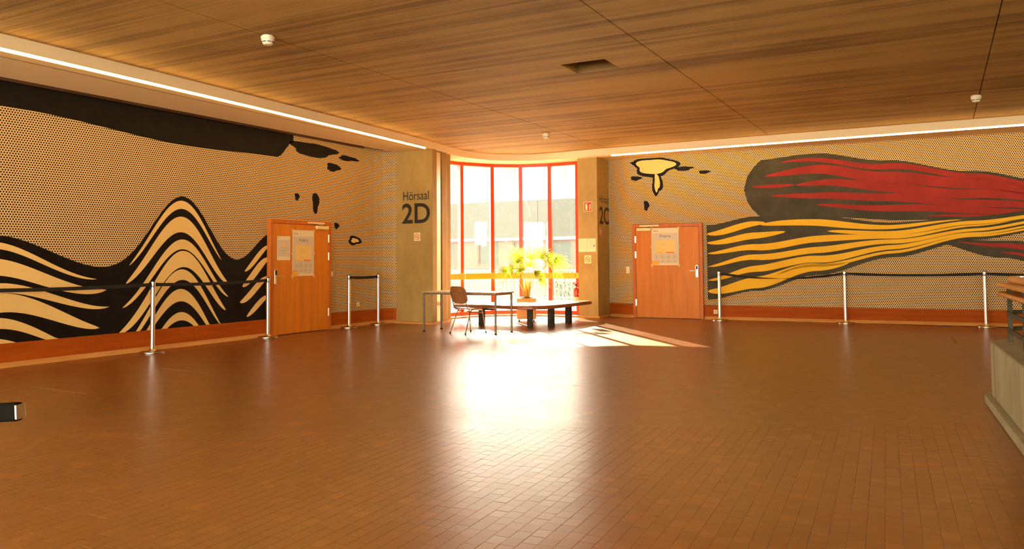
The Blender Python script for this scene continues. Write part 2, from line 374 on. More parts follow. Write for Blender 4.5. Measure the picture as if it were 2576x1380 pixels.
class Plane:
    """a vertical face: (s, z) on it, n is outward"""
    def __init__(s, o, right): s.o = Vector(o); s.r = Vector(right).normalized(); s.n = s.r.cross(Vector((0, 0, 1)))
    def p(s, u, z, d=0): return s.o+s.r*u+Vector((0, 0, z))+s.n*d
    def slab(s, mb, u0, u1, z0, z1, d0, d1, mi=0):
        c = s.p((u0+u1)/2, (z0+z1)/2, (d0+d1)/2)
        return mb.obox(c, s.r*abs(u1-u0)/2, s.n*abs(d1-d0)/2, Vector((0, 0, abs(z1-z0)/2)), mi)
    def poly(s, mb, pts, d0, d1, mi=0):
        n = len(pts); vs = [s.p(u, z, d0) for u, z in pts]+[s.p(u, z, d1) for u, z in pts]
        fs = [tuple(range(n)), tuple(range(n, 2*n))[::-1]]+[(i, (i+1) % n, n+(i+1) % n, n+i) for i in range(n)]
        return mb.add(vs, fs, mi)
    def ring(s, mb, u, z, r0, r1, d0, d1, n=28):
        for k in range(n):
            a, b = 2*PI*k/n, 2*PI*(k+1)/n
            s.poly(mb, [(u+r1*math.cos(a), z+r1*math.sin(a)), (u+r1*math.cos(b), z+r1*math.sin(b)), (u+r0*math.cos(b), z+r0*math.sin(b)), (u+r0*math.cos(a), z+r0*math.sin(a))], d0, d1)
        return mb

# ------------------------------------------------------------------ plan of the room
WX = -10.42
def wy(x): return 17.12+.042*(x+6.7)                  # face of the right-hand wall
left_wall = [(WX, -6.0), (WX, 12.7), (WX, 13.05), (-10.40, 13.35), (-10.34, 13.58), (-10.22, 13.76), (-10.05, 13.86)]
right_wall = [(-6.76, 17.43), (-6.5, 17.29), (-6.3, 17.20), (-6.12, wy(-6.12)), (8.0, wy(8.0))]
RL0 = sum(math.hypot(b[0]-a[0], b[1]-a[1]) for a, b in zip(right_wall[:3], right_wall[1:4]))
SOF = 3.6; CEI = 3.75
cove = [tuple(v) for v in catmull([(-8.55, -6, 0), (-8.66, 1, 0), (-8.74, 4.84, 0), (-8.83, 7.5, 0), (-9.0, 11.2, 0), (-9.13, 13.4, 0), (-9.27, 14.6, 0), (-9.24, 15.35, 0), (-8.98, 16.0, 0),
        (-8.45, 16.42, 0), (-7.8, 16.55, 0), (-7.1, 16.5, 0), (-6.4, 16.44, 0), (-3.5, 16.40, 0), (-.7, 16.37, 0), (1.36, 16.36, 0), (8.0, 16.36, 0)], 6)]
cove = [(c[0], c[1]) for c in cove]
window = [(-10.05, 15.15), (-9.86, 15.90), (-9.43, 16.62), (-8.86, 17.05), (-8.15, 17.22), (-7.42, 17.20), (-7.05, 17.16)]

# floor -----------------------------------------------------------------------
fl = build('floor', MB().box((-12, -7, -.3), (9, 17.9, -.012)), M['floor_bed']); struct(fl)
def vis(x, y):
    d = Vector((x, y, 0))-Vector((0, 0, CAMH)); z = d.dot(fw)
    if z < .5: return None
    px = 1288+F*d.dot(cr)/z; py = CYP-F*d.dot(cu)/z
    return px, py, z
BW, BL = .080, .102; TA = math.radians(3.0)
ca, sa = math.cos(TA), math.sin(TA)
def inside(x, y):
    if x < WX+.02 or x > 8 or y > wy(x)-.02 and x > -6.2 or x > -6.72 and y > 17.2: return False
    if x > .5 and y < 8.2: return False
    if y > 17.18 or y > 15.3 and x < -9.85 or y > 16.6 and x < -9.3: return False
    return True
near, far_ = [], []
for i in range(-170, 60):
    off = random.random()*BL
    for j in range(-10, 190):
        u = i*BW; v = j*BL+off
        x = u*ca-v*sa+.4; y = u*sa+v*ca
        if not inside(x, y): continue
        q = vis(x, y)
        if q is None: continue
        px, py, z = q
        if px < -500 or px > 3000 or py > 1700: continue
        if -15 < px < 2590 and py < 1385: near.append((z, x, y))
        else: far_.append((z, x, y))
near.sort()
def block(mb, x, y, tx, ty, dz, bev):
    hw, hl = BW/2-.0004, BL/2-.0004
    R = Matrix.Rotation(TA, 3, 'Z')
    def P(a, b, z): p = R @ Vector((a, b, 0)); return (x+p.x, y+p.y, z+dz+a*tx+b*ty)
    if bev:
        c = .0009
        vs = [P(a*hw, b*hl, -.012) for a, b in ((-1,-1),(1,-1),(1,1),(-1,1))]+[P(a*hw, b*hl, -c) for a, b in ((-1,-1),(1,-1),(1,1),(-1,1))]+[P(a*(hw-c), b*(hl-c), 0) for a, b in ((-1,-1),(1,-1),(1,1),(-1,1))]
        fs = [(8,9,10,11)]+[(k, (k+1) % 4, 4+(k+1) % 4, 4+k) for k in range(4)]+[(4+k, 4+(k+1) % 4, 8+(k+1) % 4, 8+k) for k in range(4)]
    else:
        hw, hl = BW/2, BL/2
        vs = [P(a*hw, b*hl, 0) for a, b in ((-1,-1),(1,-1),(1,1),(-1,1))]; fs = [(0,1,2,3)]
    mb.add(vs, fs)
def rt():
    return random.gauss(0, .0048), random.gauss(0, .0048)
bv = MB(); block(bv, 0, 0, 0, 0, 0, True)
b0 = None
for k, (z, x, y) in enumerate(near[:300]):
    if b0 is None:
        b0 = build('floor_block', bv, M['floor'], fl); o = b0
        # tilt and turn live on the object
    else:
        o = b0.copy(); COL.objects.link(o); o.parent = fl
    tx, ty = rt(); o.location = (x, y, random.uniform(-.0006, .0002)); o.rotation_euler = (ty, -tx, 0)
st = MB()
for z, x, y in near[300:]+far_:
    q_ = min(1, 5/z); tx, ty = rt(); block(st, x, y, tx*q_, ty*q_, random.uniform(-.0006, .0002), z < 6.2)
sb = build('floor_block', st, M['floor'], fl); sb['kind'] = 'stuff'
# strip of lighter line along the left wall and worn tape marks
def tape(a, b, wd, label, name='floor_tape'):
    a = Vector((*a, .001)); b = Vector((*b, .001)); d = (b-a).normalized(); n = Vector((-d.y, d.x, 0))*wd/2; up = Vector((0, 0, .0011))
    mb = MB(); mb.add([a-n, b-n, b+n, a+n, a-n+up, b-n+up, b+n+up, a+n+up], [(3,2,1,0),(4,5,6,7),(0,1,5,4),(1,2,6,5),(2,3,7,6),(3,0,4,7)])
    o = build(name, mb, M['floor_tape']); tag(o, label, 'tape'); return o
tape((-9.76, 4.6), (-9.88, 12.9), .022, 'long thin pale line on the floor running beside the black and cream mural wall')
tape((-8.581, 5.123), (-7.505, 5.078), .03, 'pale worn tape strip on the floor, the nearest of three short ones on the left')
tape((-8.624, 6.732), (-7.538, 6.663), .03, 'pale worn tape strip on the floor, the middle one of three on the left')
tape((-8.682, 8.329), (-7.676, 8.328), .03, 'pale worn tape strip on the floor, farthest of three, before the left door')
tape((.141, 14.811), (.196, 13.759), .055, 'short wide tape strip on the floor before the right wall, by the stair parapet')

# walls ------------------------------------------------------------------------
def wallmesh(name, path, z0, z1, side, parent=None):
    """dotted inner face with metric UV, 0.2 m thick; side=+1 puts the body to the left of travel"""
    me = bpy.data.meshes.new(name); vs = []; fs = []; uvs = []; s = 0; pr = None; n = len(path); S = []
    for i, p in enumerate(path):
        if pr is not None: s += math.hypot(p[0]-pr[0], p[1]-pr[1])
        pr = p; S.append(s)
        a = Vector(path[max(i-1, 0)]); b = Vector(path[min(i+1, n-1)]); d = (b-a).normalized(); nl = Vector((-d.y, d.x))*.2*side
        vs += [(p[0], p[1], z0), (p[0], p[1], z1), (p[0]+nl.x, p[1]+nl.y, z0), (p[0]+nl.x, p[1]+nl.y, z1)]
    for i in range(n-1):
        a, b = 4*i, 4*i+4
        fs += [(a, b, b+1, a+1), (a+2, a+3, b+3, b+2), (a+1, b+1, b+3, a+3), (a, a+2, b+2, b)]
    fs += [(0, 1, 3, 2), (4*n-4, 4*n-2, 4*n-1, 4*n-3)]
    me.from_pydata(vs, [], fs); uvl = me.uv_layers.new(name='UVMap')
    for p in me.polygons:
        for li in p.loop_indices:
            vi = me.loops[li].vertex_index; uvl.data[li].uv = (S[vi//4], me.vertices[vi].co.z)
    me.materials.append(M['dots'])
    bm = bmesh.new(); bm.from_mesh(me); bmesh.ops.recalc_face_normals(bm, faces=bm.faces[:]); bm.to_mesh(me); bm.free()
    o = bpy.data.objects.new(name, me); COL.objects.link(o); struct(o); return o
wl = wallmesh('wall_left', left_wall, 0, 3.9, 1)
wr = wallmesh('wall_right', right_wall, 0, 3.9, 1)
plain = M['concrete']
wb = MB(); wb.box((-10.6, -6.2, -.01), (9, -6.0, .6)); wb.box((-10.6, -6.2, 3.3), (9, -6.0, 4.2))
for x in (-10.6, -7.9, 5.9, 8.8): wb.box((x, -6.2, .6), (x+.2, -6.0, 3.3))
struct(build('wall_rear', wb, plain))
struct(build('wall_far_right', MB().box((8, -6, -.01), (8.2, 17.9, 4.2)), plain))

# baseboards in boards, and floor trim
def along(path, a, b):
    out = []; s = 0
    for p, q in zip(path, path[1:]):
        p = Vector(p); q = Vector(q); L = (q-p).length
        if s+L > a and s < b:
            t0 = max(0, (a-s)/L); t1 = min(1, (b-s)/L)
            if not out: out.append(p.lerp(q, t0))
            out.append(p.lerp(q, t1))
        s += L
    return out
def baseboard(side, path, cuts, root, flip):
    for a, b in cuts:
        pp = along(path, a+.002, b-.002)
        build('board', MB().sweep(pp, [(0, 0), (.022, 0), (.022, .296), (.018, .30), (0, .30)]), M['red_wood'], root)
bl = build('baseboard_left', MB().sweep([(WX+.001, -5.9), (WX+.001, 10.36)], [(0, .0), (.008, .0), (.008, .29), (0, .29)]), M['red_wood']); struct(bl)
baseboard('left', left_wall, [(.2, 3.4), (3.4, 5.8), (5.8, 8.2), (8.2, 10.6), (10.6, 13.0), (13.0, 14.8), (14.8, 16.36), (17.96, 19.5), (19.5, 20.28)], bl, 1)
br = build('baseboard_right', MB().sweep([(-6.11, wy(-6.11)-.001), (-6.065, wy(-6.065)-.001)], [(0, 0), (.008, 0), (.008, .29), (0, .29)]), M['red_wood']); struct(br)
baseboard('right', right_wall, [(.02, RL0+.055), (RL0+1.625, RL0+3.5), (RL0+3.5, RL0+5.8), (RL0+5.8, RL0+8.1), (RL0+8.1, RL0+10.6), (RL0+10.6, RL0+14.0)], br, 1)
TP = [(0, 0), (.07, 0), (.055, .03), (.024, .062), (0, .062)]
def trim(nm, path, prof=TP, m='trim_wood'): return struct(build(nm, MB().sweep(path, prof), M[m]))
trim('trim_1', along(left_wall, .2, 16.36)); trim('trim_2', along(left_wall, 17.97, 20.3))
trim('trim_3', along(right_wall, 0.08, RL0+.055)); trim('trim_4', along(right_wall, RL0+1.63, RL0+14.0))
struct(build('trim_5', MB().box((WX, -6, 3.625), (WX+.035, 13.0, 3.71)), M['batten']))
struct(build('trim_6', MB().sweep([(window[0][0]+.35, 14.70)]+[(-9.62, 15.45), (-9.5, 15.9), (-9.12, 16.35), (-8.7, 16.6), (-8.1, 16.72), (-7.2, 16.74)], [(0, 0), (.06, 0), (.06, .03), (0, .035)]), M['trim_wood']))

# ceiling ----------------------------------------------------------------------
ce = build('ceiling', MB().box((-11, -6.2, 4.55), (9, 18, 4.65)), M['ceiling']); struct(ce)
xj = [-9.85, -6.38, -2.93, .60, 4.1, 8.6]; g = .006; hole = (-4.14, -3.55, 9.08, 9.64)
def cbox(mb, x0, x1, y0, y1): mb.box((x0, y0, CEI), (x1, y1, CEI+.25))
for a, b in zip(xj, xj[1:]):
    for (c, d) in ((-6.1, 2.2), (2.2, 17.6)):
        mb = MB(); x0, x1, y0, y1 = a+g, b-g, c+g/2, d-g/2
        if x0 < hole[0] < x1 and d > 9:
            cbox(mb, x0, hole[0], y0, y1); cbox(mb, hole[1], x1, y0, y1); cbox(mb, hole[0], hole[1], y0, hole[2]); cbox(mb, hole[0], hole[1], hole[3], y1)
        else: cbox(mb, x0, x1, y0, y1)
        build('concrete_panel', mb, M['ceiling'], ce)
hb = MB(); e = .04; hb.box((hole[0]-e, hole[2]-e, CEI+.25), (hole[0], hole[3]+e, 4.5)); hb.box((hole[1], hole[2]-e, CEI+.25), (hole[1]+e, hole[3]+e, 4.5))
hb.box((hole[0], hole[2]-e, CEI+.25), (hole[1], hole[2], 4.5)); hb.box((hole[0], hole[3], CEI+.25), (hole[1], hole[3]+e, 4.5)); hb.box((hole[0]-e, hole[2]-e, 4.5), (hole[1]+e, hole[3]+e, 4.53))
build('opening_shaft', hb, textured('dark_shaft', (.02, .012, .005), (.045, .028, .012), (1, 1, 1), 4, 4, .9, .1), ce)  # shade of the deep opening put into the lining's near-black colour
# dropped soffit round the walls: the strip between the cove line and the walls
outer = [(-10.12, -6.0), (-10.12, 1), (-10.12, 4.84), (-10.12, 7.5), (-10.12, 11.2), (-10.12, 13.3), (-10.3, 14.6), (-10.25, 15.6), (-9.85, 16.6), (-8.9, 17.3), (-8.15, 17.45), (-7.3, 17.45), (-6.5, 17.45), (-3.5, 17.5), (-.7, 17.6), (1.36, 17.6), (8, 17.9)]
outer = [(v[0], v[1]) for v in catmull([(a, b, 0) for a, b in outer], 6)]
sm = MB(); n = len(cove)
sm.v = [(x, y, SOF) for x, y in cove]+[(x, y, SOF) for x, y in outer]+[(x, y, SOF+.32) for x, y in cove]+[(x, y, SOF+.32) for x, y in outer]
for i in range(n-1):
    sm.f += [(i, i+1, n+i+1, n+i), (2*n+i, 3*n+i, 3*n+i+1, 2*n+i+1), (i, 2*n+i, 2*n+i+1, i+1), (n+i, n+i+1, 3*n+i+1, 3*n+i)]; sm.mi += [0]*4
sm.f += [(0, n, 3*n, 2*n), (n-1, 3*n-1, 4*n-1, 2*n-1)]; sm.mi += [0, 0]
soff = struct(build('trim_7', sm, M['soffit'], smooth=True))
# dark inspection slot and its thin bright inserts, in the soffit face
sl = MB()
lsl = [(-8.98, -3), (-9.05, 3), (-9.12, 5.06), (-9.19, 7.75), (-9.24, 10.9), (-9.33, 13.45)]
for a, b in zip(lsl, lsl[1:]):
    a = Vector((*a, SOF-.001)); b = Vector((*b, SOF-.001)); sl.obox((a+b)/2, (b-a)/2, (.006, 0, 0), (0, 0, .002))
rsl = [(-6.3, 16.66), (-4, 16.64), (1.4, 16.62), (7, 16.6)]
for a, b in zip(rsl, rsl[1:]):
    a = Vector((*a, SOF-.001)); b = Vector((*b, SOF-.001)); sl.obox((a+b)/2, (b-a)/2, (0, .006, 0), (0, 0, .002))
build('shadow_slot', sl, M['batten'], soff)

# LED lines --------------------------------------------------------------------
def led(path, label):
    mid = path[len(path)//2]; t = thing('led_strip', label, 'light', (mid[0], mid[1], SOF-.03), 0)
    L = sum((Vector(b)-Vector(a)).length for a, b in zip(path, path[1:])); k = max(1, int(L/2.0)); st = L/k
    for i in range(k):
        pp = along(path, i*st+.006, (i+1)*st-.006)
        build('diffuser', MB().sweep(pp, [(-.020, SOF-.032), (.006, SOF-.032), (.006, SOF-.004), (-.020, SOF-.004)]), M['led'], t)
    build('channel', MB().sweep(path, [(-.03, SOF-.004), (.012, SOF-.004), (.012, SOF-.0005), (-.03, SOF-.0005)]), M['white_plastic'], t)
lp = [c for c in cove if c[1] < 13.55 and c[0] < -8 and c[1] > -5.5]
led(lp, 'bright warm LED line along the left soffit edge above the black and cream mural')
rp_ = [c for c in cove if c[0] > -6.35 and c[0] < 7.5]
led([(-6.30, 16.44)]+rp_, 'bright warm LED line along the soffit edge above the red and yellow mural')
for (x, y), lb in zip([(-9.46, 15.44), (-9.06, 16.37), (-8.16, 16.68)], ('leftmost', 'middle', 'rightmost')):
    t = thing('downlight', 'small recessed downlight in the soffit over the window, %s of three' % lb, 'light', (x, y, SOF), 0, None)
    build('ring', MB().lathe([(.055, SOF-.003), (.055, SOF-.0005), (.03, SOF-.0005), (.03, SOF-.003)], (x, y, 0), 20), M['white_plastic'], t)
    build('lens', MB().lathe([(.034, SOF-.0025), (.034, SOF-.001)], (x, y, 0), 20), M['downlight'], t)

# bay window -------------------------------------------------------------------
w0, w1 = .04, 3.6
wn = build('window_1', MB().sweep(window, [(-.035, w0), (.055, w0), (.055, w0+.07), (-.035, w0+.07)]), M['red_frame']); struct(wn)
build('top_rail', MB().sweep(window, [(-.035, w1-.07), (.055, w1-.07), (.055, w1), (-.035, w1)]), M['red_frame'], wn)
build('sill', MB().sweep(window, [(-.2, -.02), (.40, -.02), (.40, .012), (.055, .03), (.055, .04), (-.2, .04)]), M['white_metal'], wn)
for i, p in enumerate(window):
    p = Vector(p); a = Vector(window[max(i-1, 0)]); b = Vector(window[min(i+1, len(window)-1)]); d = (b-a).normalized(); nn = Vector((d.y, -d.x))
    m_ = MB(); m_.obox((p.x+nn.x*.015, p.y+nn.y*.015, (w0+w1)/2), (d.x*.044, d.y*.044, 0), (nn.x*.062, nn.y*.062, 0), (0, 0, (w1-w0)/2))
    build('mullion', m_, M['red_frame'], wn, bevel=.004, bseg=1)
for a, b in zip(window, window[1:]):
    a = Vector(a); b = Vector(b); d = (b-a).normalized(); nn = Vector((d.y, -d.x)); c = (a+b)/2; L = (b-a).length/2-.044
    g_ = MB(); g_.obox((c.x, c.y, (w0+w1)/2), (d.x*L, d.y*L, 0), (nn.x*.004, nn.y*.004, 0), (0, 0, (w1-w0)/2-.07)); build('pane', g_, M['glass'], wn)
# wooden guard rail across the window, boards meeting at the mullions
gr = thing('guard_rail', 'orange wooden guard board running across the bay window at waist height', 'rail', (-8.9, 16.9, .85))
off = .17
inn = []
for i, p in enumerate(window):
    p = Vector(p); a = Vector(window[max(i-1, 0)]); b = Vector(window[min(i+1, len(window)-1)]); d1 = (p-a).normalized() if i else (b-p).normalized(); d2 = (b-p).normalized() if i < len(window)-1 else d1
    nn = (Vector((d1.y, -d1.x))+Vector((d2.y, -d2.x))).normalized(); inn.append(p+nn*off)
inn[0] = inn[0]+(inn[0]-inn[1])*.5
for a, b in zip(inn, inn[1:]):
    d = (b-a).normalized(); nn = Vector((d.y, -d.x)); c = (a+b)/2; L = (b-a).length/2-.009
    build('board', MB().obox((c.x, c.y, .932), (d.x*L, d.y*L, 0), (nn.x*.018, nn.y*.018, 0), (0, 0, .068)), M['guard_wood'], gr, bevel=.004, bseg=1)
for p, q in zip(inn[1:], window[1:]):
    build('bracket', MB().obox(((p.x+q[0])/2, (p.y+q[1])/2, .932), ((p.x-q[0])/2*.75, (p.y-q[1])/2*.75, 0), (.012, 0, 0), (0, 0, .035)), M['bench_leg'], gr)
# thin pale translucent sheets added over the panes
def sheet(i, s0, s1, z0, z1, label, ragged):
    a = Vector(window[i]); b = Vector(window[i+1]); d = (b-a).normalized(); pl = Plane((a.x, a.y, 0), (d.x, d.y, 0))
    if pl.n.dot(Vector((0, -1, 0))) < 0: pl.n = -pl.n
    pts = [(s0, z1), (s0, z0)]
    k = 9
    for j in range(1, k): pts.append((s0+(s1-s0)*j/k, z0+(random.uniform(-.035, .03) if ragged else 0)))
    pts += [(s1+.02, z0), (s1+.04, z1)]
    o = build('pane_sheet', pl.poly(MB(), pts, .006, .0075), M['sheet']); tag(o, label, 'paper')
sheet(1, .38, .68, 1.66, 2.22, 'cream sheet with a torn lower edge on the second pane from the left', True)
sheet(3, .34, .56, 1.85, 2.16, 'pale sheet on the fourth window pane, above the palm', False)

# murals: plain flowing bands in the colours of the wall paintings --------------
def band(name, parent, mp, s0, s1, top, bot, m, off, n=64):
    mb = MB(); vs = []; fs = []
    for i in range(n+1):
        s = s0+(s1-s0)*i/n; t = top(s); b = min(bot(s), t); vs += [mp(s, b, off), mp(s, t, off)]
    for i in range(n): fs.append((2*i, 2*i+2, 2*i+3, 2*i+1))
    mb.add(vs, fs); return build(name, mb, m, parent)
mpl = lambda s, z, o: (WX+o, s, z)
mpr = lambda s, z, o: (s, wy(s)-o, z)
def bump(s, c, w_, h): return h*math.exp(-((s-c)/w_)**2)
def topL(s): return max(.31, .55+bump(s, 6.0, 1.25, 1.15)+bump(s, 8.55, .85, 1.85)+bump(s, 10.5, .75, 1.35)-.1*math.cos(s*3))
def cl(f, lo=.298, hi=3.6): return lambda s: min(hi, max(lo, f(s)))
band('black_band', wl, mpl, 3.4, 11.98, cl(topL), lambda s: .298, M['mural_black'], .003, 120)
# the dotted ground shows again beneath the waves between the hills
def taper(s, a, b, p=.6): t = (s-a)/(b-a); return max(0, math.sin(PI*min(1, max(0, t))))**p
def stripe(a, b, d, th, sk=0):
    th *= 1.28; c = lambda s: topL(s+sk)-d-.05*math.sin(s*2+d*5)
    band('cream_stripe', wl, mpl, a, b, cl(lambda s: c(s)+th*taper(s, a, b)/2), cl(lambda s: c(s)-th*taper(s, a, b)/2), M['mural_cream'], .006, 60)
for (a, b, d, th) in [(3.5, 7.15, .14, .07), (3.5, 7.3, .36, .17), (3.5, 7.35, .62, .10), (3.5, 7.2, .86, .2), (3.5, 6.9, 1.15, .12), (4.4, 6.6, 1.36, .08),
                      (7.65, 9.35, .17, .10), (7.6, 9.5, .42, .19), (7.55, 9.5, .70, .12), (7.5, 9.45, .98, .20), (7.6, 9.35, 1.27, .13), (7.8, 9.25, 1.55, .15), (8.0, 9.1, 1.82, .10),
                      (9.85, 10.4, .2, .1), (9.8, 10.4, .48, .14), (9.75, 10.4, .78, .12), (9.9, 10.4, 1.05, .10)]:
    stripe(a, b, d, th)
band('black_band', wl, mpl, 2.0, 11.0, lambda s: 3.625, lambda s: interp(s, [(2, 3.46), (6, 3.30), (8.7, 3.14), (10.6, 3.18), (11.0, 3.5)]), M['mural_black'], .003, 90)
def blob(parent, mp, s, z, rs, rz, m, off, ph=0, wob=.14, name='paint_blob'):
    pts = []
    for k in range(36):
        a = 2*PI*k/36; r = 1+wob*math.sin(3*a+ph)+wob*.5*math.sin(5*a+2*ph); pts.append(mp(s+rs*r*math.cos(a), z+rz*r*math.sin(a), off))
    return build(name, MB().add(pts, [tuple(range(36))]), m, parent)
blob(wl, mpl, 11.55, 3.42, .62, .13, M['mural_black'], .003, .4); blob(wl, mpl, 12.1, 3.14, .20, .08, M['mural_black'], .003, 1.4)
blob(wl, mpl, 12.55, 3.36, .3, .05, M['mural_black'], .003, 2.0); blob(wl, mpl, 12.2, 2.0, .07, .06, M['mural_black'], .003, 1)
blob(wl, mpl, 12.75, 1.72, .20, .09, M['mural_black'], .003, 2); blob(wl, mpl, 12.75, 1.72, .12, .045, M['mural_cream'], .006, 2)
blob(wl, mpl, 11.6, 2.42, .09, .2, M['mural_black'], .003, .5); blob(wl, mpl, 11.1, 2.5, .06, .07, M['mural_black'], .003, .5)
# right wall
RT = [(-3.45, 3.36), (-2.2, 3.44), (-.9, 3.22), (.6, 2.92), (2.0, 2.62), (4.5, 2.3)]
RB = [(-3.45, 2.15), (-2.0, 2.12), (-.5, 2.02), (1.2, 1.98), (2.0, 1.92), (4.5, 1.7)]
end = lambda s: min(1, max(0, (s+3.62)/.35))**.5
rmid = lambda s: (interp(s, RT)+interp(s, RB))/2
rh = lambda s: (interp(s, RT)-interp(s, RB))/2
band('dark_band', wr, mpr, -3.62, 4.5, lambda s: rmid(s)+rh(s)*end(s), lambda s: rmid(s)-rh(s)*end(s), M['mural_olive'], .003, 110)
def rs_(a, b, f, th, m, nm, T=RT, B=RB, off=.006):
    th *= 1.25; c = lambda s: interp(s, B)+(interp(s, T)-interp(s, B))*(f+.02*math.sin(s*2.3+f*9)); k = lambda s: (interp(s, T)-interp(s, B))
    band(nm, wr, mpr, a, b, lambda s: c(s)+th*taper(s, a, b, .5)*k(s)/2, lambda s: c(s)-th*taper(s, a, b, .5)*k(s)/2, m, off, 60)
for (a, b, f, th) in [(-2.9, 4.4, .90, .09), (-3.2, 4.4, .73, .17), (-2.6, 4.4, .54, .15), (-3.1, 4.4, .36, .12), (-2.2, 4.4, .20, .11), (-.2, 4.4, .07, .06), (-3.45, -2.6, .55, .05)]:
    rs_(a, b, f, th, M['mural_red'], 'red_stripe')
YT = [(-4.42, 2.02), (-3.4, 2.18), (-2.2, 2.16), (-.8, 1.98), (.6, 2.06), (2.0, 2.2), (4.5, 2.2)]
YB = [(-4.42, .42), (-3.4, .62), (-2.2, .95), (-.8, 1.30), (.6, 1.62), (2.0, 1.82), (4.5, 1.9)]
band('dark_band', wr, mpr, -4.42, 4.5, lambda s: interp(s, YT), lambda s: interp(s, YB), M['mural_olive'], .009, 110)
for (a, b, f, th) in [(-4.42, -3.2, .90, .07), (-4.42, -2.8, .76, .07), (-3.3, .4, .88, .10), (-4.42, 1.2, .60, .09), (-4.42, 4.4, .44, .10), (-4.42, 2.4, .28, .10), (-4.42, -1.6, .12, .13), (-2.0, 4.4, .72, .13), (-3.0, 4.4, .16, .07)]:
    rs_(a, b, f, th, M['mural_yellow'], 'yellow_stripe', YT, YB, .012)
Z1 = [(-.2, 1.66), (1.0, 1.60), (2.2, 1.50), (4.5, 1.45)]; Z2 = [(-.2, 1.60), (1.0, 1.28), (2.2, .98), (4.5, .7)]
band('dark_band', wr, mpr, -.2, 4.5, lambda s: interp(s, Z1), lambda s: interp(s, Z2), M['mural_olive'], .003, 60)
for (a, b, f, th) in [(.3, 4.4, .7, .25), (1.0, 4.4, .32, .2)]: rs_(a, b, f, th, M['mural_red'], 'red_stripe', Z1, Z2, .006)
blob(wr, mpr, -5.55, 3.36, .50, .22, M['mural_black'], .003, .7); blob(wr, mpr, -5.55, 3.37, .42, .16, M['mural_cream'], .006, .7)
blob(wr, mpr, -5.5, 2.98, .12, .26, M['mural_black'], .003, 1.7); blob(wr, mpr, -5.5, 3.0, .06, .2, M['mural_cream'], .006, 1.7)
blob(wr, mpr, -4.9, 3.28, .2, .05, M['mural_black'], .003, .2); blob(wr, mpr, -4.45, 3.18, .12, .04, M['mural_black'], .003, 1)
blob(wr, mpr, -5.75, 2.5, .06, .11, M['mural_black'], .003, 1); blob(wr, mpr, -5.98, 3.12, .13, .05, M['mural_black'], .003, 1); blob(wr, mpr, -5.98, 3.46, .12, .045, M['mural_black'], .003, 0)

# concrete columns ----------------------------------------------------------------
c1 = thing('concrete_column', 'left concrete column lettered Hörsaal 2D, between the dotted wall and the window', 'column', (-9.65, 14.0, 0))
build('shaft', MB().prism([(-10.10, 13.72), (-9.150, 13.68), (-9.166, 13.86), (-9.30, 13.86), (-9.30, 14.6), (-10.35, 15.1)], 0, SOF), M['concrete'], c1)
build('shaft_edge', MB().prism([(-9.215, 14.14), (-9.235, 14.34), (-9.75, 15.3), (-9.95, 15.1), (-9.30, 14.14)], 0, SOF), M['concrete'], c1)
build('recess_lining', MB().box((-9.302, 13.862, 0), (-9.294, 14.138, SOF-.01)), M['black'], c1)
build('metal_post', MB().box((-9.29, 13.905, 0), (-9.225, 14.095, SOF-.02)), M['steel'], c1, bevel=.006)
build('base_trim', MB().sweep([(-10.09, 13.72), (-9.149, 13.68), (-9.24, 14.36), (-9.5, 14.85)], [(0, 0), (.045, 0), (.04, .04), (0, .045)]), M['trim_wood'], c1)
lettering('lettering', 'Hörsaal', c1, M['letter'], (-9.905, 13.7055, 2.565), (1, -.042, 0), (0, 0, 1), .665, .185)
lettering('lettering', '2D', c1, M['letter'], (-9.935, 13.707, 2.080), (1, -.042, 0), (0, 0, 1), .725, .420, bold=.018)
c2 = thing('concrete_column', 'right concrete column lettered Hörsaal 2C, carrying signs and notices', 'column', (-6.97, 17.0, 0))
build('shaft', MB().prism([(-7.225, 16.72), (-6.745, 16.70), (-6.740, 17.42), (-6.9, 17.6), (-7.225, 17.25)], 0, SOF), M['concrete'], c2)
build('base_trim', MB().sweep([(-7.225, 17.1), (-7.225, 16.72), (-6.745, 16.70), (-6.74, 17.30)], [(0, 0), (.045, 0), (.04, .04), (0, .045)]), M['trim_wood'], c2)
lettering('lettering', 'Hörsaal', c2, M['letter'], (-6.743, 16.83, 2.590), (.005, 1, 0), (0, 0, 1), .57, .165)
lettering('lettering', '2C', c2, M['letter'], (-6.743, 16.82, 2.10), (.005, 1, 0), (0, 0, 1), .59, .40, bold=.018)
# signs ---------------------------------------------------------------------------
def nosmoke(pl, u, z, w_, h, label):
    t = thing('no_smoking_sign', label, 'sign', pl.p(u, z-h/2, .001))
    build('plate', pl.slab(MB(), u-w_/2, u+w_/2, z-h/2, z+h/2, .0005, .003), M['sign_cream'], t)
    r = min(w_, h)*.41; build('ring', pl.ring(MB(), u, z, r*.83, r, .003, .0042), M['sign_ring'], t)
    q = r*.62; th = r*.08
    build('bar', pl.poly(MB(), [(u-q-th, z+q-th), (u-q+th, z+q+th), (u+q+th, z-q+th), (u+q-th, z-q-th)], .0048, .006), M['sign_ring'], t)
    mb = MB(); pl.slab(mb, u-r*.6, u+r*.35, z-r*.18, z-r*.02, .003, .0044); pl.slab(mb, u+r*.42, u+r*.6, z-r*.18, z-r*.02, .003, .0044)
    pl.poly(mb, [(u+r*.45, z+.08*r), (u+r*.25, z+.35*r), (u+r*.38, z+.6*r), (u+r*.5, z+.62*r), (u+r*.42, z+.36*r), (u+r*.58, z+.1*r)], .003, .0044)
    build('cigarette_symbol', mb, M['ink'], t)
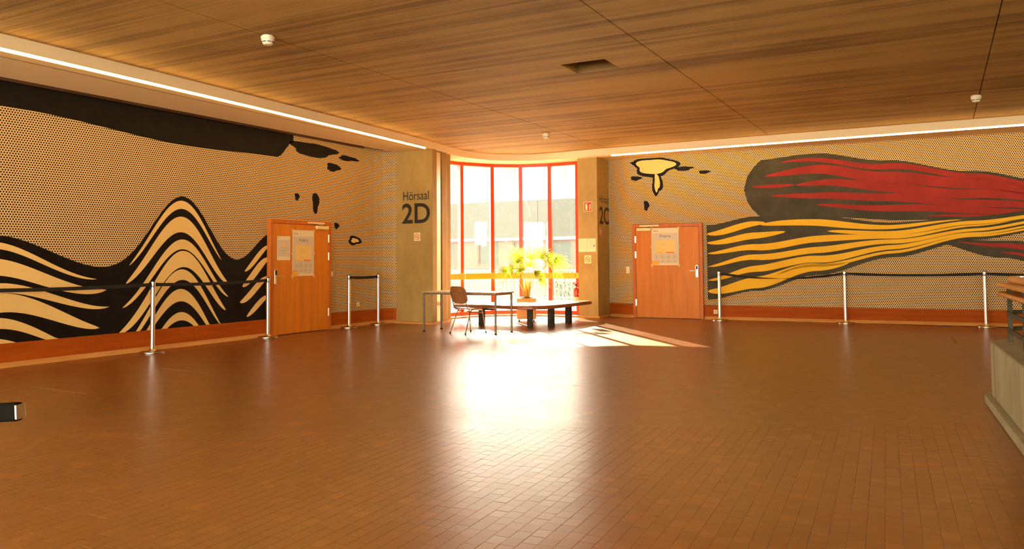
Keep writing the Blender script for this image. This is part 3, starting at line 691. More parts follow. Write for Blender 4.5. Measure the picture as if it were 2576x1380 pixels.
def extsign(pl, u, z, w_, h, label):
    t = thing('fire_extinguisher_sign', label, 'sign', pl.p(u, z-h/2, .001))
    build('plate', pl.slab(MB(), u-w_/2, u+w_/2, z-h/2, z+h/2, .0005, .003), M['sign_cream'], t)
    build('field', pl.slab(MB(), u-w_*.45, u+w_*.45, z-h*.45, z+h*.45, .003, .004), M['sign_red'], t)
    mb = MB(); pl.poly(mb, [(u-w_*.3, z-h*.36), (u-w_*.06, z-h*.36), (u-w_*.06, z+h*.12), (u-w_*.11, z+h*.18), (u-w_*.25, z+h*.18), (u-w_*.3, z+h*.12)], .004, .005)
    pl.slab(mb, u-w_*.23, u-w_*.13, z+h*.18, z+h*.27, .004, .005); pl.poly(mb, [(u-w_*.36, z+h*.2), (u-w_*.3, z+h*.32), (u-w_*.04, z+h*.36), (u-w_*.04, z+h*.29), (u-w_*.27, z+h*.26), (u-w_*.33, z+h*.16)], .004, .005)
    for k in range(3):
        zz = z-h*.30+k*h*.2; pl.poly(mb, [(u+w_*.08, zz), (u+w_*.2, zz-h*.04), (u+w_*.34, zz+h*.05), (u+w_*.37, zz+h*.22), (u+w_*.27, zz+h*.1), (u+w_*.16, zz+h*.08)], .004, .005)
    build('flame_and_bottle_symbol', mb, M['sign_cream'], t)
plc1 = Plane((-10.10, 13.72, 0), (.95, -.04, 0)); plc2 = Plane((-7.225, 16.72, 0), (.48, -.02, 0)); plc3 = Plane((-6.745, 16.70, 0), (.005, 1, 0))
nosmoke(plc1, .555, 1.80, .16, .17, 'small no smoking sign under the lettering on the left column')
nosmoke(plc2, .235, 1.305, .165, .18, 'small no smoking sign on the right column, below two paper notices')
extsign(plc2, .253, 2.495, .20, .215, 'square red fire extinguisher sign on the front of the right column')
extsign(plc3, .185, 1.935, .14, .18, 'small red fire extinguisher sign round the corner on the right column, under the letters 2C')
def notice(u0, u1, label, mark):
    t = thing('paper_notice', label, 'notice', plc2.p((u0+u1)/2, 1.475, .002))
    build('page', plc2.slab(MB(), u0, u1, 1.475, 1.775, .001, .003), M['paper'], t)
    mb = MB()
    for k in range(9): plc2.slab(mb, u0+.02, u1-.02-random.random()*.05, 1.735-k*.024-.002, 1.735-k*.024+.002, .003, .0036)
    build('print', mb, M['ink_soft'], t)['kind'] = 'stuff'
    if mark: build('black_logo', plc2.poly(MB(), [(u1-.05, 1.585), (u1-.02, 1.61), (u1-.022, 1.63), (u1-.035, 1.635), (u1-.065, 1.60)], .003, .0038), M['ink'], t)
    lettering('heading', 'hhu' if mark else 'Info', t, M['ink'], plc2.p(u0+.012, 1.745, .002), plc2.r, (0, 0, 1), .045, .015) if mark else None
notice(.005, .218, 'left one of two paper notices on the right column, reaching over the window-side edge', False)
notice(.226, .438, 'right one of two paper notices on the right column, with a small black mark', True)

# doors ----------------------------------------------------------------------------
def door(nm, pl, W, H, hinge_right):
    """u runs 0..W across the outer frame"""
    d0, d1 = -.02, .085; mb = MB()
    f = .072; pl.slab(mb, 0, f, 0, H, d0, d1); pl.slab(mb, W-f, W, 0, H, d0, d1); pl.slab(mb, f, W-f, H-f, H, d0, d1)
    r = build(nm, mb, M['frame_wood'], bevel=.003, bseg=1); struct(r)
    sh = MB(); pl.slab(sh, f, W-f, .0, H-f, -.01, .052); build('rebate', sh, M['batten'], r)
    g_ = .006; lf = build('leaf', pl.slab(MB(), f+g_, W-f-g_, .012, H-f-g_, .054, .078), M['door_wood'], r, bevel=.002, bseg=1)
    for z in (.34, 1.40, 1.74):
        u = W-f+.002 if hinge_right else f-.002
        hb_ = MB(); c = pl.p(u, z, .09); hb_.tube([c-Vector((0, 0, .075)), c+Vector((0, 0, .075))], .0095, 10); pl.slab(hb_, u-.016, u+.016, z-.07, z+.07, .078, .0865); build('hinge', hb_, M['steel'], r)
    sg = 1 if hinge_right else -1
    uh = f+.055 if hinge_right else W-f-.055
    pb = MB(); pts = []
    for k in range(9): a = PI*k/8; pts.append((uh+.027*math.cos(a), 1.145+.02*math.sin(a)))
    for k in range(9): a = PI+PI*k/8; pts.append((uh+.027*math.cos(a), .92+.02*math.sin(a)))
    hp = build('handle_plate', pl.poly(MB(), pts, .078, .092), M['steel'], lf, bevel=.002, bseg=1)
    build('card_reader', pl.slab(MB(), uh-.018, uh+.018, 1.07, 1.15, .092, .104), M['black'], lf, bevel=.004)
    lv = MB(); a = pl.p(uh, 1.04, .092); b = pl.p(uh, 1.04, .14); c = pl.p(uh+sg*.15, 1.04, .14)
    lv.tube([a, pl.p(uh, 1.04, .13), pl.p(uh+sg*.012, 1.04, .14), c], .0095, 10); build('door_handle', lv, M['steel'], lf, smooth=True)
    u = W-f-.36 if hinge_right else f+.04
    build('door_closer', pl.slab(MB(), u, u+.32, H-f-.075, H-f-.012, .078, .125), M['cream_plastic'], lf, bevel=.004)
    ur = u-.22 if hinge_right else u+.06
    build('closer_rail', pl.slab(MB(), ur, ur+.44, H-.052, H-.020, .085, .112), M['cream_plastic'], r, bevel=.003)
    am = MB(); p0 = pl.p(u+.16, H-f-.012, .10); am.tube([p0, p0+Vector((0, 0, .015)), pl.p(ur+.22, H-.045, .10)], .007, 6); build('closer_arm', am, M['steel'], r)
    return r
pd1 = Plane((WX, 10.36, 0), (0, 1, 0)); pd1.n = Vector((1, 0, 0))
D1 = door('door_1', pd1, 1.59, 2.06, True)
rdx = 1.0/math.sqrt(1+.042**2); pd2 = Plane((-6.06, wy(-6.06), 0), (1, .042, 0))
D2 = door('door_2', pd2, 1.56, 2.075, False)
# posters
def poster(pl, u0, z0, w_, h, label, d=.079):
    t = thing('poster', label, 'poster', pl.p(u0+w_/2, z0, d))
    build('sheet', pl.slab(MB(), u0, u0+w_, z0, z0+h, d+.0005, d+.002), M['paper'], t)
    build('grey_field', pl.slab(MB(), u0+.008, u0+w_-.008, z0+.04, z0+h*.86, d+.002, d+.0026), M['paper_grey'], t)
    build('map_field', pl.slab(MB(), u0+w_*.15, u0+w_*.87, z0+h*.33, z0+h*.67, d+.0026, d+.0032), M['paper_yellow'], t)
    build('amber_bar', pl.slab(MB(), u0+w_*.18, u0+w_*.42, z0+h*.325, z0+h*.35, d+.0034, d+.004), M['amber'], t)
    build('orange_bar', pl.slab(MB(), u0+w_*.52, u0+w_*.84, z0+h*.325, z0+h*.352, d+.0034, d+.004), M['orange'], t)
    mp_ = MB()
    for k in range(4):
        for j in range(8):
            a = 2*PI*j/8*.5+k*.2; rr = w_*(.07+.035*k); cu2 = u0+w_*.46; cz = z0+h*.48
            q0 = (cu2+rr*math.cos(a), cz+rr*.9*math.sin(a)); q1 = (cu2+rr*math.cos(a+.28), cz+rr*.9*math.sin(a+.28))
            pl.poly(mp_, [q0, q1, (q1[0], q1[1]+.004), (q0[0], q0[1]+.004)], d+.0034, d+.0038)
    pl.slab(mp_, u0+w_*.34, u0+w_*.56, z0+h*.40, z0+h*.405, d+.0034, d+.0038); build('plan_lines', mp_, M['ink_soft'], t)['kind'] = 'stuff'
    for k in range(4):
        cu2 = u0+w_*(.17+.225*k); cz = z0+h*.225
        build('pictogram', pl.ring(MB(), cu2, cz, w_*.078, w_*.088, d+.0028, d+.0034, 22), M['ink_soft'], t)
        mb = MB(); pl.slab(mb, cu2-w_*.025, cu2+w_*.025, cz-w_*.04, cz+w_*.035, d+.0028, d+.0034); pl.slab(mb, cu2-w_*.07, cu2+w_*.07, cz-w_*.16, cz-w_*.145, d+.0028, d+.0034); pl.slab(mb, cu2-w_*.06, cu2+w_*.06, cz-w_*.19, cz-w_*.178, d+.0028, d+.0034)
        build('pictogram_print', mb, M['ink_soft'], t)['kind'] = 'stuff'
    build('orange_sticker', pl.slab(MB(), u0+.004, u0+w_*.26, z0+.012, z0+h*.11, d+.0034, d+.0042), M['orange'], t)
    build('sticker_field', pl.slab(MB(), u0+.012, u0+w_*.25, z0+.020, z0+h*.10, d+.0042, d+.0048), M['amber'], t)
    lettering('lettering', 'Eingang', t, M['ink'], pl.p(u0+w_*.30, z0+h*.735, d+.002), pl.r, (0, 0, 1), w_*.41, h*.085)
    lettering('lettering', 'hhu', t, M['ink'], pl.p(u0+w_*.08, z0+h*.90, d+.002), pl.r, (0, 0, 1), w_*.17, h*.045)
    build('lettering', pl.slab(MB(), u0+w_*.37, u0+w_*.395, z0+h*.893, z0+h*.905, d+.002, d+.003), M['ink'], t)
    for (a, b) in ((0, 0), (1, 0), (0, 1), (1, 1), (0, .5), (1, .5)):
        build('tape_piece', pl.slab(MB(), u0+a*w_-.022, u0+a*w_+.022, z0+b*h-.03, z0+b*h+.02, d+.004, d+.0048), M['tape'], t)
poster(pd1, .545, 1.04, .565, .84, 'large taped poster reading Eingang on the left wooden door')
poster(pd2, .44, 1.165, .605, .82, 'large taped poster reading Eingang on the right wooden door')
t = thing('paper_notice', 'small paper notice on the left wooden door, left of the large poster', 'notice', pd1.p(.33, 1.33, .08))
build('sheet', pd1.slab(MB(), .165, .49, 1.33, 1.76, .0795, .081), M['paper'], t); build('grey_field', pd1.slab(MB(), .18, .48, 1.395, 1.69, .081, .0816), M['paper_grey'], t)
mb = MB(); pd1.slab(mb, .29, .35, 1.60, 1.65, .0816, .082)
build('emblem', mb, M['paper_yellow'], t)
mb = MB()
for k, hw in enumerate((.08, .11, .05)): pd1.slab(mb, .325-hw, .325+hw, 1.545-k*.045, 1.553-k*.045, .0816, .082)
build('print', mb, M['ink_soft'], t)['kind'] = 'stuff'; lettering('lettering', 'hhu', t, M['ink'], pd1.p(.17, 1.725, .081), pd1.r, (0, 0, 1), .06, .022)

# switches and sockets
def plate(pl, u, z, w_, h, label, cat='socket', name='socket', d=0):
    t = thing(name, label, cat, pl.p(u, z, d+.001))
    build('plate', pl.slab(MB(), u-w_/2, u+w_/2, z-h/2, z+h/2, d+.0005, d+.011), M['cream_plastic'], t, bevel=.003)
    if cat == 'socket': build('recess', pl.ring(MB(), u, z, .0, .022, d+.011, d+.0125, 16), M['white_plastic'], t); build('hole', pl.ring(MB(), u, z, .0, .012, d+.0125, d+.013, 12), M['batten'], t)
    else:
        for k in range(max(1, round(h/.08))): build('rocker', pl.slab(MB(), u-.026, u+.026, z-h/2+.012+k*.08, z-h/2+.066+k*.08, d+.011, d+.015), M['white_plastic'], t, bevel=.002)
plw = Plane((WX, 0, 0), (0, 1, 0)); plw.n = Vector((1, 0, 0)); plr = Plane((0, wy(0), 0), (1, .042, 0))
plate(plr, -6.2, 1.06, .085, .16, 'double light switch on the dotted wall left of the right door', 'switch', 'light_switch', .0)
plate(plr, -4.26, .165, .085, .085, 'square socket in the red baseboard just right of the right door', d=.022)
plate(plw, 12.86, .43, .085, .085, 'square socket on the dotted wall between the two barrier posts right of the left door')
plate(plw, 12.05, 1.06, .085, .085, 'light switch on the dotted wall at the right edge of the left door', 'switch', 'light_switch')
# wall plinths under tape
# ------------------------------------------------------------------ barrier posts
def post(loc, label, other=None, sag=.02, twist=0, clip=None):
    t = thing('barrier_post', label, 'barrier post', loc, 0, 'steel barrier posts with black belts')
    x, y, _ = loc
    build('base', MB().lathe([(.001, 0), (.175, 0), (.178, .008), (.176, .018), (.165, .026), (.06, .034), (.001, .034)], loc, 40), M['chrome'], t, smooth=True)
    build('collar', MB().lathe([(.062, .030), (.055, .036), (.038, .052), (.034, .062)], loc, 24), M['steel'], t, smooth=True)
    build('pole', MB().lathe([(.032, .05), (.032, .945)], loc, 28), M['steel'], t, smooth=True)
    build('belt_head', MB().lathe([(.032, .945), (.0335, .947), (.0335, 1.02), (.032, 1.026)], loc, 28), M['steel'], t, smooth=True)
    build('cap', MB().lathe([(.030, 1.022), (.030, 1.034), (.024, 1.04)], loc, 24), M['black'], t, smooth=True)
    if other:
        a = Vector((x, y, 0)); b = Vector((other[0], other[1], 0)); d = (b-a).normalized(); L = (b-a).length
        mb = MB(); n = 32; vs = []; nn = Vector((-d.y, d.x, 0))
        for i in range(n+1):
            s = i/n; p = a+d*(.032+(L-.064)*s); z = .985-4*sag*s*(1-s); an = twist*PI*s; th = .0012
            up = Vector((0, 0, math.cos(an)))+nn*math.sin(an); q = nn*math.cos(an)-Vector((0, 0, math.sin(an)))
            c = p+Vector((0, 0, z))
            vs += [c-up*.024-q*th, c+up*.024-q*th, c+up*.024+q*th, c-up*.024+q*th]
        fs = []
        for i in range(n):
            for k in range(4): fs.append((4*i+k, 4*i+(k+1) % 4, 4*i+4+(k+1) % 4, 4*i+4+k))
        fs += [(0, 1, 2, 3), (4*n+3, 4*n+2, 4*n+1, 4*n)]
        build('belt', mb.add(vs, fs), M['belt'], t)
        c = a+d*.045+Vector((0, 0, .985)); build('belt_clip', MB().obox(c, d*.014, nn*.012, (0, 0, .028)), M['black'], t)
        c = b-d*.045+Vector((0, 0, .985)); build('belt_clip', MB().obox(c, d*.014, nn*.012, (0, 0, .028)), M['black'], t)
    else:
        build('belt_clip', MB().box((x+.03, y-.014, .957), (x+.055, y+.014, 1.013)), M['black'], t)
    return t
LP = [(-10.08, 7.80, 0), (-10.235, 10.21, 0), (-10.235, 12.36, 0), (-10.17, 13.20, 0)]
L0 = (-10.04, 5.35, 0)
RP = [(-4.10, 16.93, 0), (-1.66, 17.08, 0), (.73, 17.12, 0)]
R3 = (3.1, 17.2, 0)
post(L0, 'steel barrier post at the left end of the belt line, at the picture edge', None)
post(LP[0], 'steel barrier post standing alone in front of the black and cream wall waves', L0, .015)
post(LP[1], 'steel barrier post at the left jamb of the left wooden door', LP[0], .02)
post(LP[2], 'steel barrier post just right of the left wooden door, left one of a close pair', None)
post(LP[3], 'steel barrier post nearest the left column, right one of a close pair', LP[2], .012)
post(RP[0], 'steel barrier post just right of the right wooden door', None)
post(RP[1], 'steel barrier post in the middle of the right wall, before the yellow stripes', RP[0], .10, 1)
post(RP[2], 'steel barrier post on the right wall nearest the stair parapet', RP[1], .03)
post(R3, 'steel barrier post at the right end of the belt line, behind the stair railing', RP[2], .03)

# ------------------------------------------------------------------ smoke detectors
def detector(x, y, label):
    t = thing('smoke_detector', label, 'smoke detector', (x, y, CEI))
    build('base', MB().lathe([(.062, CEI-.0005), (.062, CEI-.012), (.055, CEI-.014)], (x, y, 0), 28), M['white_plastic'], t, smooth=True)
    build('housing', MB().lathe([(.074, CEI-.012), (.076, CEI-.02), (.062, CEI-.075), (.056, CEI-.083), (.052, CEI-.083)], (x, y, 0), 28), M['white_plastic'], t, smooth=True)
    mb = MB()
    for k in range(8):
        a = 2*PI*k/8+.2; c = Vector((x+.0625*math.cos(a), y+.0625*math.sin(a), CEI-.073)); tt = Vector((-math.sin(a), math.cos(a), 0))
        mb.obox(c, tt*.018, Vector((math.cos(a), math.sin(a), 0))*.004, (0, 0, .0035))
    build('vent', mb, M['black'], t)
    build('sensor', MB().lathe([(.05, CEI-.083), (.05, CEI-.092), (.044, CEI-.1)], (x, y, 0), 24), M['white_plastic'], t, smooth=True)
detector(-6.36, 6.32, 'white smoke detector on the concrete ceiling, nearest, in the upper left')
detector(-6.66, 13.90, 'small white smoke detector on the ceiling before the bay window')
detector(.56, 13.98, 'white smoke detector on the ceiling at the far right above the red and yellow mural')

# ------------------------------------------------------------------ table, chair, bench
ta = -.045; tb = thing('table', 'long narrow table with pale top and square metal legs, in front of the bench', 'table', (-7.63, 12.53, 0), ta)
Rt = Matrix.Translation((-7.63, 12.53, 0)) @ Matrix.Rotation(ta, 4, 'Z')
def L_(mb, name, m, root, **k):
    o = build(name, mb, m, root, world=False, **k); return o
HX, HY = .79, .285
L_(MB().box((-HX-.018, -HY-.018, .715), (HX+.018, HY+.018, .737)), 'tabletop', M['table_top'], tb)
eb = MB()
for a, b in (((-HX-.021, -HY-.021), (HX+.021, -HY-.018)), ((-HX-.021, HY+.018), (HX+.021, HY+.021)), ((-HX-.021, -HY-.018), (-HX-.018, HY+.018)), ((HX+.018, -HY-.018), (HX+.021, HY+.018))):
    eb.box((a[0], a[1], .7145), (b[0], b[1], .7365))
L_(eb, 'edge_band', M['table_edge'], tb)
fr_ = MB(); fr_.box((-HX, -HY, .685), (HX, -HY+.025, .715)); fr_.box((-HX, HY-.025, .685), (HX, HY, .715)); fr_.box((-HX, -HY+.025, .685), (-HX+.025, HY-.025, .715)); fr_.box((HX-.025, -HY+.025, .685), (HX, HY-.025, .715))
L_(fr_, 'frame', M['grey_metal'], tb)
for sx in (-1, 1):
    for sy in (-1, 1):
        x0, y0 = sx*(HX-.0125), sy*(HY-.0125)
        lg = L_(MB().box((x0-.015, y0-.015, .02), (x0+.015, y0+.015, .69)), 'leg', M['grey_metal'], tb, bevel=.003)
        L_(MB().box((x0-.017, y0-.017, 0), (x0+.017, y0+.017, .025)), 'foot_cap', M['black'], lg)

ch = thing('chair', 'plywood stacking chair with tubular steel legs at the long table, seen from behind', 'chair', (-7.48, 12.31, 0), -.30)
def C_(mb, name, m, **k): return build(name, mb, m, ch, world=False, **k)
SW, FD, BK = .205, .245, -.245
def arc(p, q, r, k=4): return p
for sx in (-1, 1):
    x = sx*.175
    mb = MB(); mb.tube([(sx*.205, BK, .008), (x, -.10, .385), (x, -.07, .42), (x, -.02, .435), (x, .12, .438), (x, .165, .425), (x, .185, .39), (sx*.205, FD, .008)], .0105, 10)
    C_(mb, 'leg', M['chrome'], smooth=True)
    for yy in (BK, FD): C_(MB().lathe([(.014, 0), (.014, .03)], (sx*.205, yy, 0), 10), 'foot_cap', M['black'])
    mb = MB(); mb.tube([(x*.98, .06, .427), (x*.98, -.10, .425), (x*.98, -.155, .44), (x, -.185, .50), (x, -.245, .68), (x, -.27, .76)], .0095, 10); C_(mb, 'back_upright', M['chrome'], smooth=True)
C_(MB().tube([(-.175, -.09, .40), (.175, -.09, .40)], .008, 8), 'stretcher', M['chrome']); C_(MB().tube([(-.19, .195, .36), (.19, .195, .36)], .008, 8), 'stretcher', M['chrome'])
def shell(fn, nu, nv, th):
    mb = MB(); vs = []
    for k in (0, 1):
        for i in range(nu+1):
            for j in range(nv+1):
                p, nrm = fn(i/nu, j/nv); vs.append(Vector(p)+Vector(nrm)*th*(k-.5))
    W_ = nv+1; o = (nu+1)*W_; fs = []
    for i in range(nu):
        for j in range(nv):
            a = i*W_+j; fs += [(a, a+1, a+W_+1, a+W_), (o+a, o+a+W_, o+a+W_+1, o+a+1)]
    for i in range(nu): a = i*W_; fs += [(a, a+W_, o+a+W_, o+a), (a+nv, o+a+nv, o+a+W_+nv, a+W_+nv)]
    for j in range(nv): a = j; fs += [(a, o+a, o+a+1, a+1)]; a = nu*W_+j; fs += [(a, a+1, o+a+1, o+a)]
    return mb.add(vs, fs)
def rrect(u, v, hw, hh, r=.28):
    a = (u*2-1); b = (v*2-1); k = 1-r*max(0, abs(a)-.0)**6*.5*abs(b)**2
    return a*hw*(1-.16*abs(b)**6), b*hh*(1-.16*abs(a)**6)
def seatf(u, v):
    x, y = rrect(u, v, .20, .205); z = .447-.012*(1-(x/.2)**2)+(.0 if y < .1 else -.9*(y-.1)**2*3)+(.5*(-y-.12)**2*4 if y < -.12 else 0); return (x, y+.02, z), (0, 0, 1)
C_(shell(seatf, 14, 14, .011), 'seat', M['plywood'], smooth=True)
def backf(u, v):
    x, z = rrect(u, v, .205, .155); y = -.232-.27*z-.035*(1-(x/.2)**2)+.018; return (x, y, .69+z), (0, 1, .2)
C_(shell(backf, 14, 12, .011), 'backrest', M['plywood'], smooth=True)

bo = [(-8.62, 13.62), (-8.3, 13.72), (-7.78, 13.74), (-7.27, 13.62), (-6.98, 13.66), (-6.74, 13.84), (-6.61, 14.20), (-6.56, 14.78), (-6.57, 15.42), (-6.57, 15.84), (-6.62, 15.97), (-6.8, 16.08),
      (-7.2, 16.12), (-7.42, 16.06), (-7.47, 15.5), (-7.49, 15.05), (-7.62, 14.86), (-7.85, 14.75), (-8.30, 14.66), (-8.65, 14.60), (-9.06, 14.50), (-9.10, 14.40)]
bo = bo[:]; cc = catmull([(a, b, 0) for a, b in bo+[bo[0]]], 3)[:-1]; bpoly = [(p.x, p.y) for p in cc]
bn = thing('bench', 'curved brown wooden bench on dark slab legs, wrapped around the potted palm', 'bench', (-7.3, 14.4, 0))
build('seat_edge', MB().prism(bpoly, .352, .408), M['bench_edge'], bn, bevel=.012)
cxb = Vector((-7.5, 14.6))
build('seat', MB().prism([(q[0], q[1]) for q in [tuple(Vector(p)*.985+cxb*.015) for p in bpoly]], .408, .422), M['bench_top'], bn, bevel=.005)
for (x, y, a) in [(-8.17, 13.98, .0), (-7.02, 13.86, .25), (-6.72, 14.18, 1.05), (-6.76, 15.10, 1.5)]:
    c, s = math.cos(a), math.sin(a); nx, ny = -s, c
    lg = build('leg', MB().obox((x, y, .176), (c*.048, s*.048, 0), (nx*.055, ny*.055, 0), (0, 0, .176)), M['bench_leg'], bn, bevel=.003)
build('bearer', MB().obox((-8.2, 14.1, .325), (.22, 0, 0), (0, .12, 0), (0, 0, .027)), M['bench_leg'], bn)

# planter and palm ------------------------------------------------------------------
PX, PY = -7.78, 15.20; pa = math.atan2(PX, PY)*-1 + 0
pt = thing('planter', 'square cream planter box on castors behind the curved bench', 'planter', (PX, PY, 0), math.radians(26))
def P_(mb, name, m, **k): return build(name, mb, m, pt, world=False, **k)
hh = .205
pl_ = MB(); pl_.box((-hh, -hh, .06), (hh, hh, .50)); P_(pl_, 'shell', M['planter'], bevel=.03, bseg=3)
P_(MB().prism([(.185*math.cos(a)*1.0, .185*math.sin(a)) for a in [2*PI*k/24 for k in range(24)]], .497, .512), 'soil', M['soil'])
for sx in (-1, 1):
    for sy in (-1, 1):
        cs = MB(); cs.tube([(sx*.155-.012, sy*.155, .028), (sx*.155+.012, sy*.155, .028)], .028, 16); o = P_(cs, 'castor', M['black'], smooth=True)
        build('castor_fork', MB().box((sx*.155-.02, sy*.155-.012, .03), (sx*.155+.02, sy*.155+.012, .062)), M['steel'], o, world=False)
pm = thing('palm', 'bright green fan palm growing in the square planter before the window', 'plant', (PX, PY, .512), 0)
rv = r0.copy(); fv = Vector((fw.x, fw.y, 0)).normalized()
base = Vector((PX, PY, .516))
def fan(hub, direc, face, R, spread, nb, droop, seed):
    random.seed(seed); mb = MB(); direc = direc.normalized(); face = (face-direc*face.dot(direc)).normalized(); side = direc.cross(face)
    for k in range(nb):
        a = spread*(k/(nb-1)*2-1)+random.uniform(-.03, .03); d = direc*math.cos(a)+side*math.sin(a); t_ = d.cross(face).normalized()
        L = R*(1-.25*(abs(a)/spread)**2)*random.uniform(.88, 1.06); dr = droop*random.uniform(.6, 1.4); n = 6; vs = []; wd = .0075
        for i in range(n+1):
            s = i/n; p = hub+d*L*s+face*.10*L*s*(1-s)+Vector((0, 0, -dr*s**2.6*L)); ww = wd*(s*6 if s < .17 else (1-((s-.17)/.83)**2.0)+.05)
            p2 = p+t_*ww; p3 = p-t_*ww; vs += [p2, p+face*ww*.35, p3]
        fs = []
        for i in range(n):
            a0 = 3*i; fs += [(a0, a0+1, a0+4, a0+3), (a0+1, a0+2, a0+5, a0+4)]
        mb.add(vs, fs)
    return mb
def at(px, py, dd=0): return Vector((PX, PY, 0))+rv*((px-1318)/119.0)+fv*dd+Vector((0, 0, 1.3-(py-656)/119.0))
fans = [((1331, 655), 0, (.1, 1), .43, 1.25, .10, .0), ((1352, 650), .15, (.6, .9), .42, 1.5, .35, .2), ((1372, 652), -.1, (1, .15), .52, 1.9, .55, .1),
        ((1388, 656), -.2, (1, -.35), .42, 1.3, .45, -.2), ((1300, 662), .1, (-.6, .8), .36, 1.6, .35, .2), ((1283, 682), -.1, (-1, .25), .40, 1.9, .45, 0),
        ((1306, 684), -.25, (-.35, .6), .32, 1.7, .4, .3), ((1338, 690), -.2, (.9, .2), .34, 1.4, .55, .3), ((1325, 672), .25, (.2, 1), .34, 1.6, .3, -.3), ((1297, 650), .35, (-.2, 1), .34, 1.2, .2, .2), ((1272, 684), .05, (-1, -.05), .34, 1.1, .40, 0), ((1348, 706), -.1, (1, -.1), .26, 1.0, .4, .2)]
for k, (hp_, dd, dr, R, sp_, drp, tl) in enumerate(fans):
    hub = at(hp_[0], hp_[1], dd); direc = rv*dr[0]+Vector((0, 0, dr[1])); face = -fv*.8+Vector((0, 0, .6+tl))
    lf = build('leaf', fan(hub, direc, face, R, sp_, 22, drp, 100+k), M['leaf'], pm, smooth=True)
    b_ = base+rv*random.uniform(-.04, .04)+fv*random.uniform(-.04, .04); mid = b_.lerp(hub, .5)+Vector((0, 0, .07))-((hub-b_)*Vector((1, 1, 0))*.12)
    build('leaf_stalk', MB().tube([b_, b_.lerp(mid, .5)+Vector((0, 0, .02)), mid, mid.lerp(hub, .55)+Vector((0, 0, .015)), hub], [.011, .009, .006, .005, .004], 7), M['petiole'], pm, smooth=True)
random.seed(5)
for k in range(14):
    a = 2*PI*k/14; b_ = base+Vector((math.cos(a)*.05, math.sin(a)*.05, 0)); tp = base+Vector((math.cos(a)*random.uniform(.03, .10), math.sin(a)*random.uniform(.03, .10), random.uniform(.16, .36)))
    build('sheath', MB().tube([b_, b_.lerp(tp, .5)+Vector((math.cos(a)*.01, math.sin(a)*.01, 0)), tp], [.018, .013, .004], 6), M['sheath'], pm, smooth=True)

# fire extinguisher -------------------------------------------------------------------
ex, ey = -7.345, 16.86
xt = thing('fire_extinguisher', 'red fire extinguisher hanging on the window side of the right column', 'fire extinguisher', (ex, ey, .33))
build('cylinder', MB().lathe([(.035, .33), (.058, .338), (.064, .355), (.064, .605), (.056, .64), (.032, .662), (.020, .67)], (ex, ey, 0), 28), M['ext_red'], xt, smooth=True)
build('label_band', MB().lathe([(.0648, .375), (.0648, .45)], (ex, ey, 0), 28), M['sign_cream'], xt, smooth=True)
build('neck', MB().lathe([(.020, .67), (.024, .71), (.016, .73)], (ex, ey, 0), 16), M['trim_wood'], xt, smooth=True)
build('lever', MB().obox((ex-.02, ey-.01, .775), (.055, .01, .012), (0, .012, 0), (0, 0, .007)).obox((ex-.015, ey-.01, .742), (.045, 0, 0), (0, .014, 0), (0, 0, .012)), M['ext_red'], xt)
build('gauge', MB().tube([(ex+.005, ey-.03, .715), (ex+.005, ey-.045, .715)], .02, 14), M['black'], xt)
build('hose', MB().tube([(ex+.02, ey, .71), (ex+.06, ey-.02, .70), (ex+.076, ey-.03, .6), (ex+.076, ey-.02, .42)], .008, 8), M['black'], xt, smooth=True)
build('wall_bracket', MB().box((ex+.02, ey-.02, .50), (-7.226, ey+.02, .53)), M['steel'], xt)

# ------------------------------------------------------------------ stair parapet on the right
PA = math.radians(3.4)
pr = thing('stair_parapet', 'pale concrete stair parapet with rounded corner and stepped base at the right edge', 'parapet', (.35, 8.75, 0), PA)
def lround(x0, y1, x1, y0, r, n=8):
    pts = [(x0, y0)]
    for k in range(n+1): a = PI-PI/2*k/n; pts.append((x0+r+r*math.cos(a), y1-r+r*math.sin(a)))
    pts += [(x1, y1)]; return pts
def Lsweep(x0, y1, x1, y0, th, r, z0, z1):
    o = lround(x0, y1, x1, y0, r); i = lround(x0+th, y1-th, x1, y0, max(.02, r-th)); return MB().prism(o+i[::-1], z0, z1)
build('base_step', Lsweep(-.055, .055, 3.2, -8.0, .60, .52, 0, .07), M['parapet'], pr, bevel=.012, world=False)
build('parapet_wall', Lsweep(0, 0, 3.2, -8.0, .42, .48, .07, .545), M['parapet'], pr, bevel=.015, world=False)
jn = MB(); jn.box((-.002, -.72, .08), (.001, -.708, .54)); jn.box((-.002, -3.72, .08), (.001, -3.71, .54)); build('joint', jn, M['batten'], pr, world=False)['kind'] = 'stuff'
rl = thing('stair_railing', 'dark flat bar stair railing with a double timber handrail on the concrete parapet', 'railing', (.35, 8.75, 0), PA)
posts = [(.165, -.42), (.165, -1.24), (.165, -2.1), (.165, -2.95), (.165, -3.8), (.165, -4.65), (.95, -.165), (1.8, -.165)]
for x, y in posts:
    build('post', MB().box((x-.018, y-.014, .546), (x+.018, y+.014, .95)) if x < .5 else MB().box((x-.014, y-.018, .546), (x+.014, y+.018, .95)), M['dark_metal'], rl, world=False)
path = [(.142, -7.8), (.142, -.50)]+[(.142+.34*(1-math.cos(a)), -.50+.34*math.sin(a)) for a in [PI/2*k/8 for k in range(1, 9)]]+[(3.1, -.145)]
for z in (.655, .80):
    build('horizontal_bar', MB().sweep(path, [(0, z-.019), (-.012, z-.019), (-.012, z+.019), (0, z+.019)]), M['dark_metal'], rl, world=False)
def plank(x0, x1, z0, z1, r, y1, nm):
    o = lround(x0, y1, 3.1, -7.8, r); i = lround(x1, y1-(x1-x0), 3.1, -7.8, .03); build(nm, MB().prism(o+i[::-1], z0, z1), M['timber_rail'], rl, bevel=min(.02, (z1-z0)*.45), bseg=3, world=False)
